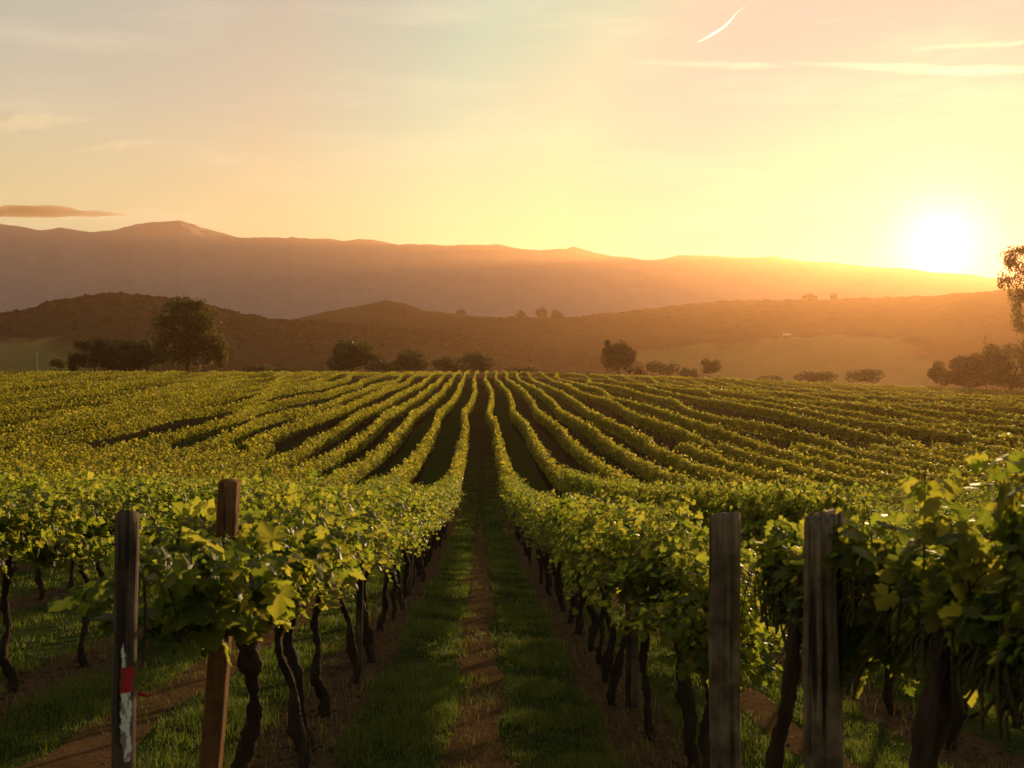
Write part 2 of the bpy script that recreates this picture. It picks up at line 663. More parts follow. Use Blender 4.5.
def hill(name, pts, az0, az1, daz, D, Dfront, Dback, base, mat, rough, rscale, ridge_n, label_kind="structure", nr=70, cover=None, seed=0, drift=0.0):
    az = R(az0) + R(daz) * np.arange(int((az1 - az0) / daz) + 1)
    el = pix_ridge(pts, az)
    Dm = D * (1 + drift * np.sin(az * 5 + seed))
    zr = el * Dm
    s = np.concatenate([np.linspace(0, 1, nr), 1 + np.linspace(0, 1, nr // 3)[1:]])
    S, AZ = np.meshgrid(s, az, indexing='ij')
    DM = np.broadcast_to(Dm, S.shape)
    dist = np.where(S < 1, DM - (1 - S) * (D - Dfront), DM + (S - 1) * (Dback - D))
    shape = np.where(S < 1, 1 - (1 - S) ** 1.6, 1 - (S - 1) ** 1.7)
    xx = dist * np.sin(AZ)
    yy = dist * np.cos(AZ)
    lump = fbm(xx / rscale, yy / rscale, seed, 5) * rough * 4 * (np.abs(1 - S) ** .7) * np.minimum(1, S * 3)
    top = fbm(xx / ridge_n[0], yy / ridge_n[0], seed + 7, 3) * ridge_n[1]
    zz = base + (zr[None, :] - base) * shape + lump * np.minimum(1, (zr[None, :] - base) / 60) + top * np.minimum(1, S * 2)
    zz = np.where(S >= 1.999, base - 5, zz)
    n0, n1 = S.shape
    i = np.arange(n0 - 1)[:, None] * n1
    j = np.arange(n1 - 1)[None]
    f = np.stack([i + j, i + j + 1, i + n1 + j + 1, i + n1 + j], -1).reshape(-1, 4)
    cv = np.zeros(S.shape) if cover is None else cover(np.degrees(AZ), S, zz / dist)
    o = obj(name, mesh_np(name, np.stack([xx, yy, zz], -1).reshape(-1, 3), f, cv.ravel(), True), mat)
    if name == "hill":
        HILLS.append(o)
    return tag(o, kind=label_kind)


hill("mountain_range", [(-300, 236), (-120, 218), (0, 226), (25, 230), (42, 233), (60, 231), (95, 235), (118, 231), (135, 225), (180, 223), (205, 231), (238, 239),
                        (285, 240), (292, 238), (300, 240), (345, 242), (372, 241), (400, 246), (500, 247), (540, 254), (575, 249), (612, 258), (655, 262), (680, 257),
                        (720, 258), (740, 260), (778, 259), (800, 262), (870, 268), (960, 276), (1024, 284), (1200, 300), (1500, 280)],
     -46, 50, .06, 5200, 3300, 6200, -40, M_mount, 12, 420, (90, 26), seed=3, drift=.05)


def cover_left(a, s, el):
    # pasture low on the left flank
    return .42 * (1 - smooth(.05, .95, s)) + .45 * smooth(-16, -30, a) * (1 - smooth(.3, 1.0, s)) + 0 * el


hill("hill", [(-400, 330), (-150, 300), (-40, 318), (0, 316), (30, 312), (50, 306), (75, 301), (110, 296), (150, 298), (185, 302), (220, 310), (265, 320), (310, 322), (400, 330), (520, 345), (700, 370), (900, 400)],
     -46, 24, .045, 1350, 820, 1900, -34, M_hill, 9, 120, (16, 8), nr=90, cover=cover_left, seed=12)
hill("hill", [(150, 360), (240, 330), (300, 318), (330, 311), (360, 306), (385, 301), (405, 304), (425, 311), (470, 316), (530, 320), (600, 322), (650, 312), (690, 304), (740, 306), (820, 330), (900, 360)],
     -26, 24, .045, 2600, 2100, 3100, -36, M_hill, 10, 160, (14, 4), nr=50, seed=31)


def cover_right(a, s, el):
    return (.35 + .45 * smooth(2, 12, a) * (1 - smooth(18, 30, a))) * (1 - smooth(.1, .75, s)) + 0 * el


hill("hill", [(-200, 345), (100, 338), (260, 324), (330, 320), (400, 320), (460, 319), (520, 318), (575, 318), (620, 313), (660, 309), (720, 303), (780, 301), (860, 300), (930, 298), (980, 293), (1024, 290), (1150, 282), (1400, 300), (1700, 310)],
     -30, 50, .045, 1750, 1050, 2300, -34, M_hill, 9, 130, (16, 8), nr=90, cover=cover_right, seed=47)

# ------------------------------------------------------------------ scrub woodland on the near hills
def woodland():
    r = np.random.default_rng(90)
    g = (1 + 5 ** .5) / 2
    iv = np.array([[-1, g, 0], [1, g, 0], [-1, -g, 0], [1, -g, 0], [0, -1, g], [0, 1, g], [0, -1, -g], [0, 1, -g], [g, 0, -1], [g, 0, 1], [-g, 0, -1], [-g, 0, 1]]) / 1.9
    it = np.array([[0, 11, 5], [0, 5, 1], [0, 1, 7], [0, 7, 10], [0, 10, 11], [1, 5, 9], [5, 11, 4], [11, 10, 2], [10, 7, 6], [7, 1, 8], [3, 9, 4], [3, 4, 2], [3, 2, 6], [3, 6, 8], [3, 8, 9], [4, 9, 5], [2, 4, 11], [6, 2, 10], [8, 6, 7], [9, 8, 1]])
    P, S, T = [], [], []
    for o, n, ax in ((HILLS[0], 13000, 34),):
        me = o.data
        c = np.zeros(len(me.vertices) * 3, np.float32)
        me.vertices.foreach_get("co", c)
        c = c.reshape(-1, 3)
        t = np.zeros(len(me.vertices), np.float32)
        me.attributes["tint"].data.foreach_get("value", t)
        az = np.degrees(np.arctan2(c[:, 0], c[:, 1]))
        w = np.clip(.46 - t - .1 * r.random(len(t)), 0, 1) * (np.abs(az) < ax) * (.35 + np.clip(fbm(c[:, 0] / 90, c[:, 1] / 90, 55, 3) + .12, 0, 1))
        w = w * ((.35 + .65 * smooth(20, 75, c[:, 2])) if o is HILLS[0] else (.02 + .98 * smooth(62, 112, c[:, 2])))
        k = r.choice(len(c), n, p=w / w.sum())
        s_ = r.uniform(.8, 2.7, n)
        P.append(c[k] + np.stack([r.normal(0, 2, n), r.normal(0, 2, n), s_ * .25], -1))
        S.append(s_)
        T.append(r.random(n))
    P, S, T = map(np.concatenate, (P, S, T))
    n = len(P)
    v = iv[None] * (1 + r.normal(0, .2, (n, 12, 3))) * S[:, None, None] * np.array([1.15, 1.15, .9]) + P[:, None, :]
    f = (it[None] + (np.arange(n) * 12)[:, None, None]).reshape(-1, 3)
    b = NB("woodland_canopy")
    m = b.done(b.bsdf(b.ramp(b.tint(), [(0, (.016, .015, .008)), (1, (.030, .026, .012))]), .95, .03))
    o = obj("hillside_woodland", mesh_np("hillside_woodland", v.reshape(-1, 3), f, np.repeat(T, 12)), m)
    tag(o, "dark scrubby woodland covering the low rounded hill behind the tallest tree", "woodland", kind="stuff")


woodland()

# ------------------------------------------------------------------ vines
def leaf_lobed():
    """five-lobed grape leaf as a fan, folded at the midrib with drooping lobes"""
    ang = np.array([180, 158, 140, 128, 112, 100, 88, 76, 66, 58, 50, 42, 32, 22, 11, 0], float)
    rad = np.array([.08, .40, .42, .52, .50, .60, .47, .36, .50, .64, .53, .40, .56, .60, .66, .80])
    ang = np.concatenate([ang, -ang[-2:0:-1]])
    rad = np.concatenate([rad, rad[-2:0:-1]])
    m = len(ang)
    a = np.radians(ang)
    x = rad * np.sin(a)
    y = rad * np.cos(a) + .12
    z = -.16 * np.abs(x) ** 1.3 - .22 * np.clip(y, 0, 1) ** 2 + .035 * np.cos(5 * a) + .02 * np.cos(11 * a)
    v = np.concatenate([[[0, .12, .03]], np.stack([x, y, z], -1)])
    k = np.arange(m)
    f = np.stack([np.zeros(m, int), 1 + (k + 1) % m, 1 + k], -1)
    return v, f


def leaf_simple():
    v = np.array([[0, -.12, 0], [.42, -.05, -.10], [.50, .32, -.16], [.22, .52, -.12], [0, .82, -.20], [-.22, .52, -.12], [-.50, .32, -.16], [-.42, -.05, -.10], [0, .3, .03]])
    f = np.array([[8, 1, 0, 7], [8, 3, 2, 1], [8, 5, 4, 3], [8, 7, 6, 5]])[:, ::-1]
    return v, f


def leaf_tiny():
    v = np.array([[0, -.3, 0], [.48, .1, -.12], [0, .75, -.1], [-.48, .1, -.12]])
    return v, np.array([[0, 1, 2, 3]])


LEAF = (leaf_lobed(), leaf_simple(), leaf_tiny())


def leaves(pos, tip, nrm, size, tint, lod, r):
    tv, tf = LEAF[lod]
    tip = tip / (np.linalg.norm(tip, axis=1)[:, None] + 1e-9)
    b = np.cross(tip, nrm)
    b /= np.linalg.norm(b, axis=1)[:, None] + 1e-9
    n = np.cross(b, tip)
    N = len(pos)
    curl = r.uniform(.3, 2.0, (N, 1, 1))
    asp = r.uniform(.88, 1.15, (N, 1, 1))
    V = pos[:, None, :] + size[:, None, None] * (tv[None, :, 0:1] * asp * b[:, None] + tv[None, :, 1:2] * tip[:, None] + curl * tv[None, :, 2:3] * n[:, None])
    k = len(tv)
    Fc = (tf[None] + (np.arange(N) * k)[:, None, None]).reshape(-1, tf.shape[1])
    tt = np.repeat(tint, k).reshape(N, k)
    if lod == 0:            # paler main veins run from the stalk to the lobe tips
        rr_ = np.linalg.norm(tv[:, :2] - np.array([0, .12]), axis=1)
        tt = tt + np.where(rr_ < .05, .22, np.where(rr_ > .57, .12, -.05))[None]
    return V.reshape(-1, 3), Fc, np.clip(tt, 0, 1).ravel()


def orient(N, out, r, droop=.5):
    """leaf axes from outward directions: blades face up and out, tips hang"""
    rnd = r.normal(0, 1, (N, 3))
    tip = out * 0.8 + rnd * .55 + np.array([0, 0, -droop])
    nrm = out * .45 + np.array([0, 0, .75]) + r.normal(0, .42, (N, 3))
    return tip, nrm


def shoot(p0, d0, L, out, sag, r, n=12):
    t = np.linspace(0, 1, n)[:, None]
    w = r.normal(0, .03, 3)
    p = p0 + d0 * L * t * (1 - .18 * t) + out * (t ** 2) * L * .45 + np.array([0, 0, -sag]) * t ** 2.4 * L + w * np.sin(t * 5)
    return p


def make_foliage(seed, lod, half=.68, shoots=22, hmin=.55, hmax=.82, lsize=.105, lat=1.0, width=1.0, wild=0, y_extra=(0, 0), z0=1.04, cap=2.1, low=.10, xfix=None):
    """leaf cloud + canes of one vine, in the vine's own frame (row runs along y)"""
    r = np.random.default_rng(seed)
    P, T, Nn, S, Ti = [], [], [], [], []
    canes = []
    for k in range(shoots):
        y0 = r.uniform(-half - y_extra[0], half + y_extra[1])
        side = r.choice([-1, 1])
        p0 = np.array([r.normal(0, .03), y0, z0 + r.uniform(-.05, .08)])
        kind = r.random()
        if kind < .58:       # upright
            d0 = np.array([side * r.uniform(.02, .22) * width, r.normal(0, .16), 1.0])
            L = r.uniform(hmin, hmax)
            out = np.array([side * r.uniform(.0, .5) * width, r.normal(0, .25), 0])
            sag = r.uniform(0, .15)
        elif kind < 1 - low:      # arching outwards
            d0 = np.array([side * r.uniform(.25, .55) * width, r.normal(0, .2), .9])
            L = r.uniform(.55, .9)
            out = np.array([side * r.uniform(.2, .6) * width, r.normal(0, .3), 0])
            sag = r.uniform(.3, .75)
        else:                # hanging low
            d0 = np.array([side * r.uniform(.35, .6) * width, r.normal(0, .3), .35])
            L = r.uniform(.35, .6)
            out = np.array([side * .25, r.normal(0, .3), 0])
            sag = r.uniform(.4, .8)
        if wild and k < wild:
            p0[1] = r.uniform(-.62, .15)
            d0 = np.array([r.normal(0, .15), r.normal(0, .25), 1.0])
            out = out * .3
            L = (cap - z0) * r.uniform(1.0, 1.3)
            sag = .05
        p = shoot(p0, d0 / np.linalg.norm(d0), L, out, sag, r)
        p[:, 2] = np.where(p[:, 2] > cap, cap + .3 * (p[:, 2] - cap), p[:, 2])
        pc = p.copy()
        if xfix is not None:
            pc[:, 0] = np.maximum(xfix[0] * np.linspace(.2, 1, len(p)) + xfix[1] * pc[:, 0], xfix[2])
        canes.append((pc, np.linspace(.0052, .002, len(p))))
        nl = int((18 if lod == 0 else 15) * L / .75 * lat)
        t = np.sort(r.uniform(.06, 1, nl))
        idx = t * (len(p) - 1)
        i0 = np.minimum(idx.astype(int), len(p) - 2)
        fr = (idx - i0)[:, None]
        base = p[i0] * (1 - fr) + p[i0 + 1] * fr
        a = r.uniform(0, 2 * np.pi, nl)
        o = np.stack([np.cos(a) * .9 + np.sign(base[:, 0]) * .5, np.sin(a) * .8, r.normal(.1, .3, nl)], -1)
        o /= np.linalg.norm(o, axis=1)[:, None]
        pos = base + o * r.uniform(.03, .15, (nl, 1))
        if xfix is not None:
            pos[:, 0] = np.maximum(xfix[0] + xfix[1] * pos[:, 0], xfix[2] + .03 * r.random(nl))
        tp, nm = orient(nl, o, r)
        sz = lsize * r.uniform(.45, 1.38, nl) * (1.08 - .5 * t ** 3)
        P.append(pos)
        T.append(tp)
        Nn.append(nm)
        S.append(sz)
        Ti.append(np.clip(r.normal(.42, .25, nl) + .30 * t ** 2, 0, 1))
    P, T, Nn, S, Ti = map(np.concatenate, (P, T, Nn, S, Ti))
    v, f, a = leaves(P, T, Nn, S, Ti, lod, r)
    return mesh_np("foliage", v, f, a, lod == 0), canes


def make_trunk(seed, sides=16, rings=34, h=1.04, rad=.042, lean=None, bend=.06):
    r = np.random.default_rng(seed)
    lean = r.normal(0, .07, 2) if lean is None else np.array(lean)
    t = np.linspace(0, 1, rings)
    ph = r.uniform(0, 6, 4)
    kx, ky = (np.interp(t, np.linspace(0, 1, 7), np.concatenate([[0], r.normal(0, .022, 5), [0]])) for _ in range(2))
    x = lean[0] * (t - 1) + bend * np.sin(t * 4.2 + ph[0]) * t * (1 - t) * 3 + .010 * np.sin(t * 17 + ph[1]) + kx
    y = ky + lean[1] * (t - 1) + bend * np.sin(t * 3.6 + ph[2]) * t * (1 - t) * 3 + .012 * np.sin(t * 15 + ph[3])
    z = -.10 + t * (h + .10)
    rd = rad * (1.25 - .5 * t + .18 * np.sin(t * 9 + ph[1]) + .14 * np.sin(t * 23 + ph[2]) + .5 * np.exp(-t * 14) + .45 * np.exp(-(1 - t) * 9))
    rd = rd * np.clip(1 + r.normal(0, .11, rings), .75, 1.4)
    for _ in range(3):
        rd = rd * (1 + .24 * np.exp(-((t - r.uniform(.2, .95)) / .03) ** 2))
    v, f = tube(np.stack([x, y, z], -1), rd, sides, .22, seed, twist=.16)
    top = np.array([x[-1], y[-1], z[-1]])
    return v, f, top


def make_branches(seed, top, canes, half=.62, lod=0, arms=True):
    r = np.random.default_rng(seed + 500)
    parts = []
    for sgn in (-1, 1) if arms else ():
        t = np.linspace(0, 1, 8)
        p = np.stack([top[0] * (1 - t) + .02 * np.sin(t * 7 + sgn), top[1] + sgn * half * t, top[2] - .06 + .09 * np.sqrt(t) + .02 * np.sin(t * 9 + seed)], -1)
        v, f = tube(p, np.linspace(.020, .008, 8), 6, .3, seed + 3)
        parts.append((v, f, None))
    if lod == 0:
        for p, rd in canes:
            v, f = tube(p, rd, 4, 0, 0, True)
            parts.append((v, f, None))
    v, f, a = join(parts)
    return mesh_np("branches", v, f, None, True)


N0, N1 = 9, 12
FOL = {0: [], 1: []}
for k in range(N0):
    FOL[0].append(make_foliage(100 + k, 0, shoots=38, lat=2.9, lsize=.058))
for k in range(N1):
    FOL[1].append(make_foliage(200 + k, 1, shoots=36, lat=2.6, lsize=.068, low=.2))
SKIRT = [make_foliage(260 + k, 0, shoots=38, lat=2.7, lsize=.061, z0=.93, low=.36) for k in range(6)]
TRK = []
for k in range(12):
    v, f, top = make_trunk(300 + k, rad=.024 + .009 * (k % 3) / 2)
    TRK.append((mesh_np("trunk", v, f, None, True), top))
BR = {0: [], 1: []}
for lod in (0, 1):
    for k, (fm, canes) in enumerate(FOL[lod]):
        BR[lod].append(make_branches(k * 7 + lod, TRK[k % 12][1], canes, lod=lod))

BRS = [make_branches(k * 5 + 2, TRK[k][1], fm[1], lod=0) for k, fm in enumerate(SKIRT)]
ORD = ["foremost", "second", "third", "fourth", "fifth", "sixth", "seventh", "eighth", "ninth", "tenth", "eleventh", "twelfth"]
ROWW = ["first", "second", "third", "fourth", "fifth", "sixth", "seventh", "eighth", "ninth", "tenth", "eleventh", "twelfth"]

# candidate vine places: row index i (x = ROW*(i+.5)), along y
START = {0: [2.72, 3.95, 5.5, 6.45, 7.25], -1: [5.06, 5.85, 6.5, 7.5, 8.75]}
cand = []
FIELD_END = 312.0


def field_end(x):
    return FIELD_END + 4 * math.sin(x * .05)


srng = random.Random(5)
for i in range(-46, 46):
    xr = ROW * (i + .5)
    ys = list(START.get(i, []))
    y = (ys[-1] + 1.05) if ys else 3.4 + srng.uniform(0, 1.0)
    while y < 64:
        ys.append(y)
        y += (1.06 if i in (0, -1) else 1.2) + srng.uniform(-.13, .13)
    cand.append((i, xr, ys))

vis, rest = [], []
for i, xr, ys in cand:
    for n, y in enumerate(ys):
        c = (xr * math.cos(YAW) - y * math.sin(YAW)) / max(.1, (y * math.cos(YAW) + xr * math.sin(YAW)))
        if abs(c) < .535 + .45 / y:
            vis.append((math.hypot(xr, y), i, n, xr, y))
        elif abs(c) < .75 and y < 64:
            rest.append((xr, y))
vis.sort()
near = vis[:300]
rest += [(v[3], v[4]) for v in vis[300:]]
Y_NEAR = near[-1][0]

_row_first = {}
for d, i, n, xr, y in near:
    _row_first.setdefault(i, []).append(n)
_rank = {}
for i, ns in _row_first.items():
    for k, n in enumerate(sorted(ns)):
        _rank[(i, n)] = k

side_name = lambda i: "right" if i >= 0 else "left"
rowno = lambda i: i if i >= 0 else -i - 1
ROWTXT = {}


def vine_label(i, n, d):
    k = _rank[(i, n)]
    rw = rowno(i)
    place = f"the {ROWW[rw]} row {side_name(i)} of the path" if rw else f"the row edging the path's {side_name(i)}"
    lim = 12 if rw == 0 else (5 if rw == 1 else 3 if rw < 5 else 2)
    if k < lim:
        return f"{ORD[k]} leafy grapevine from the front in {place}", None
    return f"leafy grapevine beyond the first {({12: 'twelve', 5: 'five', 3: 'three', 2: 'two'})[lim]} of {place}", 1


VINES = "grapevines planted in straight rows"
for d, i, n, xr, y in near:
    if i == 0 and n < 2 or i == -1 and n == 0:
        continue                # the two hero vines are built apart below
    lod = 0 if d < 10.5 else 1
    label, shared = vine_label(i, n, d)
    rv = random.Random(i * 1009 + n * 31)
    x = xr + wob(xr, y)
    z = float(gz(x, y))
    grp = VINES
    root = thing("grapevine", label, "grapevine", (x + rv.uniform(-.04, .04), y, z), rv.choice([0, math.pi]), grp)
    s = rv.uniform(.93, 1.06)
    root.scale = (s, 1, (1.29 if y > 9.5 else 1.12) if i == 1 else s)  # second row on the right stretched taller to shade the path
    k = rv.randrange(N0 if lod == 0 else N1)
    tk = k % 12
    tr = obj("trunk", TRK[tk][0], M_bark, root)
    if i == 1:              # this row's canopy hangs lower, which also blocks low sun
        k %= 6
        obj("branches", BRS[k], M_cane, root)
        obj("foliage", SKIRT[k][0], M_leaf, root)
    else:
        obj("branches", BR[lod][k], M_cane, root)
        obj("foliage", FOL[lod][k][0], M_leaf, root)

# hero vine at the head of the left-hand row: knotty trunk, foliage sprawling forward
hx, hy = -1.2, 5.06
root = thing("grapevine", "bushy grapevine with big pale leaves sprawling round the leaning reddish post", "grapevine", (hx, hy, float(gz(hx, hy))), 0, VINES)
v, f, top = make_trunk(901, 18, 40, 1.14, .040, lean=(-.05, .05), bend=.13)
obj("trunk", mesh_np("trunk", v, f, None, True), M_bark, root)
fm, canes = make_foliage(902, 0, shoots=64, lsize=.098, half=.5, y_extra=(.55, 0), width=1.2, hmin=.35, hmax=.62, z0=1.16, lat=1.5, low=.18)
obj("foliage", fm, M_leaf, root)
obj("branches", make_branches(903, top, canes, .6), M_cane, root)

# hero vine near the camera on the right: tall unruly shoots
hx, hy = 1.2, 2.72
root = thing("grapevine", "nearest tall grapevine with large dark leaves and shoots reaching above the others", "grapevine", (hx, hy, float(gz(hx, hy))), 0, VINES)
v, f, top = make_trunk(911, 18, 40, 1.58, .026, lean=(.14, -.04), bend=.06)
obj("trunk", mesh_np("trunk", v, f, None, True), M_bark, root, (.10, 0, 0))
fm, canes = make_foliage(912, 0, shoots=130, lsize=.076, half=.72, y_extra=(.55, 0), wild=14, width=1.0, cap=1.95, z0=1.32, hmin=.22, hmax=.42, lat=2.2, low=.06, xfix=(.24, .75, .04))
obj("foliage", fm, M_leaf, root)
obj("branches", make_branches(913, top, canes, arms=False), M_cane, root)
hx, hy = 1.2, 3.95
root = thing("grapevine", "dark leaved grapevine behind the thick cracked post, second in its row", "grapevine", (hx, hy, float(gz(hx, hy))), 0, VINES)
v, f, top = make_trunk(921, 18, 40, 1.36, .028, lean=(.08, .03), bend=.07)
obj("trunk", mesh_np("trunk", v, f, None, True), M_bark, root, (.07, 0, 0))
fm, canes = make_foliage(922, 0, shoots=70, lsize=.070, half=.66, wild=1, width=1.0, cap=1.85, z0=1.20, hmin=.35, hmax=.55, lat=1.6, low=.05, xfix=(.22, .8, .08))
obj("foliage", fm, M_leaf, root)
obj("branches", make_branches(923, top, canes, arms=False), M_cane, root)

# the rest of the vineyard: thousands of vines, one mass
P, T, Nn, S, Ti = [], [], [], [], []
trunks = []
r = np.random.default_rng(77)


def row_leaves(x0, ya, yb, dens, size):
    n = int((yb - ya) * dens)
    if n <= 0:
        return
    y = r.uniform(ya, yb, n)
    x = x0 + wob(x0, y)
    ang = r.uniform(-.25 * np.pi, 1.25 * np.pi, n)
    hgt = np.where(y < 66, .42, .56) * (1 + .55 * fbm(y / .9, y * 0 + x0, 2, 2) * 2 + .35 * fbm(y / 5.0, y * 0 + x0 * 3, 8, 2))
    rad = np.sqrt(r.uniform(.08, 1, n))
    ox = np.cos(ang) * rad * np.where(y < 70, .31, .235) * (1 + 1.3 * fbm(y / 1.2, y * 0 + x0 * 2, 4, 2))
    oz = np.where(y < 66, 1.22, 1.12) + np.sin(ang) * rad * hgt
    # a few shoots stand proud of the hedge
    up = r.random(n) < .09
    oz = oz + up * r.uniform(.05, .30, n)
    pos = np.stack([x + ox, y, gz(x, y) + oz], -1)
    out = np.stack([np.cos(ang), r.normal(0, .5, n), .5 * np.sin(ang)], -1)
    tp, nm = orient(n, out, r, .4)
    P.append(pos)
    T.append(tp)
    Nn.append(nm)
    S.append(size * r.uniform(.7, 1.3, n))
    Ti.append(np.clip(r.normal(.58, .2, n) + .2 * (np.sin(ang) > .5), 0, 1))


for x0, y in rest:
    row_leaves(x0, y - .62, y + .62, 230, .14)
    trunks.append((x0 + wob(x0, y), y))
far_rows = [ROW * (q + .5) for q in range(4)]
while far_rows[-1] < 215:
    q = far_rows[-1]
    far_rows.append(q + (3.4 if q < 16 else 5.2 if q < 45 else 7.0) * r.uniform(.78, 1.22))
for x0 in [-q for q in far_rows[::-1]] + far_rows:
    yend = field_end(x0)
    lim = max(64.6, abs(x0) / .66)          # only where the row is in view, with a margin at each side
    ya = lim
    while ya < yend - .5:
        yb = min(ya + 12, yend)
        q = 220 if ya < 95 else (160 if ya < 140 else (100 if ya < 220 else 60))
        sz = .18 if ya < 95 else (.22 if ya < 140 else .28)
        row_leaves(x0, ya, yb, q, sz)
        ya = yb
    yy = lim
    while yy < min(yend, 120):
        trunks.append((x0 + wob(x0, yy), yy))
        yy += 1.3
P, T, Nn, S, Ti = map(np.concatenate, (P, T, Nn, S, Ti))
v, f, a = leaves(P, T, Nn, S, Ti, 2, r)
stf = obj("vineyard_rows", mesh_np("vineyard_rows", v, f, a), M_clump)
tag(stf, "mass of small golden green vine rows rippling away to the far crest", "vineyard", kind="stuff")
tp = []
for tx, ty in trunks:
    tv, tf = tube([[0, 0, -.1], [.02, .02, .5], [0, 0, 1.05]], [.05, .04, .03], 4, 0, 0, False)
    tp.append((tv + np.array([tx, ty, float(gz(tx, ty))]), tf, None))
v, f, a = join(tp)
ts = obj("distant_vine_trunks", mesh_np("distant_vine_trunks", v, f), M_bark)
tag(ts, "many thin dark trunks standing under the distant vine rows", "vine trunks", kind="stuff")


# ------------------------------------------------------------------ posts
def make_post(name, label, d, xrow, z_top, rad, mat, lean=(0, 0), seed=0, square=False, groove=.10, group="wooden trellis posts at the row ends", taper=.06, below=.15):
    r = np.random.default_rng(seed)
    x, y = xrow, d
    g = float(gz(x, y))
    h = z_top - g
    root = thing(name, label, "post", (x, y, g), 0, group)
    sides = 44
    rings = 60
    t = np.linspace(0, 1, rings)
    ang = np.arange(sides) / sides * 2 * np.pi
    if square:
        prof = 1 / np.maximum(np.abs(np.cos(ang)), np.abs(np.sin(ang)))
        prof = np.minimum(prof, 1.27)
    else:
        prof = 1 + .06 * np.sin(2 * ang + seed) + .04 * np.sin(3 * ang + 2 * seed)
    gv = np.zeros(sides)
    for q in range(9):
        gv -= groove * r.uniform(.3, 1.2) * np.exp(-((np.angle(np.exp(1j * (ang - r.uniform(0, 6.28))))) / r.uniform(.05, .16)) ** 2)
    V = []
    for k, tt in enumerate(t):
        wv = .04 * np.sin(tt * 5 + seed) + .02 * np.sin(tt * 13)
        rr = rad * (1 + taper * (1 - tt)) * (prof + gv * (.6 + .4 * np.sin(tt * 7 + ang * 2)) + (0 if square else wv * .6))
        cx = lean[0] * tt + .012 * np.sin(tt * 4 + seed)
        cy = lean[1] * tt
        zt = -below + tt * (h + below)
        top = (.015 * np.sin(ang + seed) + .004 * r.normal(0, 1, sides) + .16 * gv) * (tt > .99) * (0.3 if square else 1)
        if tt > .99 and not square:
            rr = rr * .965
        V.append(np.stack([cx + rr * (1 + .05 * fbm(ang * 4, 0 * ang + zt * 5, seed, 3)) * np.cos(ang), cy + rr * (1 + .05 * fbm(ang * 4, 0 * ang + zt * 5, seed, 3)) * np.sin(ang), zt + top], -1))
    V = np.concatenate(V)
    i = np.arange(rings - 1)[:, None] * sides
    j = np.arange(sides)[None]
    k = (j + 1) % sides
    f4 = np.stack([i + j, i + k, i + sides + k, i + sides + j], -1).reshape(-1, 4)
    cidx = len(V)
    V = np.concatenate([V, [[lean[0], lean[1], h + .008]]])
    b = (rings - 1) * sides
    jj = np.arange(sides)
    f3 = np.stack([b + jj, b + (jj + 1) % sides, np.full(sides, cidx)], -1)
    me = mesh_np("shaft", V, [f4, f3], None, False)
    obj("shaft", me, mat, root)

    def surf(a, zz, off):
        tt = np.clip((zz + below) / (h + below), 0, 1)
        kf = tt * (rings - 1)
        k0 = np.minimum(kf.astype(int), rings - 2)
        fr = kf - k0
        af = (a % (2 * np.pi)) / (2 * np.pi) * sides
        a0 = af.astype(int) % sides
        a1 = (a0 + 1) % sides
        fa = af - np.floor(af)
        g3 = V[:rings * sides].reshape(rings, sides, 3)
        p = (g3[k0, a0] * ((1 - fr) * (1 - fa))[:, None] + g3[k0, a1] * ((1 - fr) * fa)[:, None]
             + g3[k0 + 1, a0] * (fr * (1 - fa))[:, None] + g3[k0 + 1, a1] * (fr * fa)[:, None])
        p = p + np.stack([np.cos(a) * off, np.sin(a) * off, 0 * a], -1)
        return p
    return root, surf, g


def patch(name, root, surf, rows, mat, off=.004):
    """a ragged painted patch lying on the post: rows = (z, angle0, angle1)"""
    rows = np.array(rows, float)
    zz = np.linspace(rows[0, 0], rows[-1, 0], 60)
    order = np.argsort(rows[:, 0])
    a0 = np.interp(zz, rows[order, 0], rows[order, 1])
    a1 = np.interp(zz, rows[order, 0], rows[order, 2])
    a0 = a0 + .30 * fbm(zz * 9, zz * 0 + 9, 8, 2) + .28 * fbm(zz * 90, zz * 0, 3, 3)
    a1 = a1 + .45 * fbm(zz * 11, zz * 0 + 2, 7, 2) + .3 * fbm(zz * 80, zz * 0 + 5, 4, 3)
    n = 12
    u = np.linspace(0, 1, n)
    A = a0[:, None] + (a1 - a0)[:, None] * u[None]
    Zm = np.repeat(zz[:, None], n, 1)
    p = surf(A.ravel(), Zm.ravel(), off)
    i = np.arange(59)[:, None] * n
    j = np.arange(n - 1)[None]
    f = np.stack([i + j, i + j + 1, i + n + j + 1, i + n + j], -1).reshape(-1, 4)
    return obj(name, mesh_np(name, p, f, None, True), mat, root)


def px2x(px, d):
    return d * math.tan(math.atan((px - 512) / F) + YAW)


def py2z(py, px, d):
    return (384 - py) / F * d * math.cos(YAW)


# left front post with white and red paint
d = 3.42
root, surf, g0 = make_post("wooden_post", "splintered dark wooden post daubed with white and red paint", d, px2x(128.5, d), py2z(512, 128, d), .038, M_postdark, lean=(-.012, 0), seed=3, groove=.22)
zf = lambda py: py2z(py, 128, d) - g0
front = -math.pi / 2
patch("white_paint", root, surf, [(zf(754), front + .35, front + .75), (zf(735), front + .15, front + .95), (zf(700), front + .05, front + 1.0), (zf(685), front + .1, front + .9)], M_white, .002)
patch("white_paint", root, surf, [(zf(662), front + .1, front + .45), (zf(650), front + .05, front + .42), (zf(638), front + .15, front + .3)], M_white, .002)
patch("red_paint", root, surf, [(zf(686), front + .05, front + 1.1), (zf(675), front - .05, front + 1.2), (zf(661), front + .05, front + 1.0)], M_red, .003)
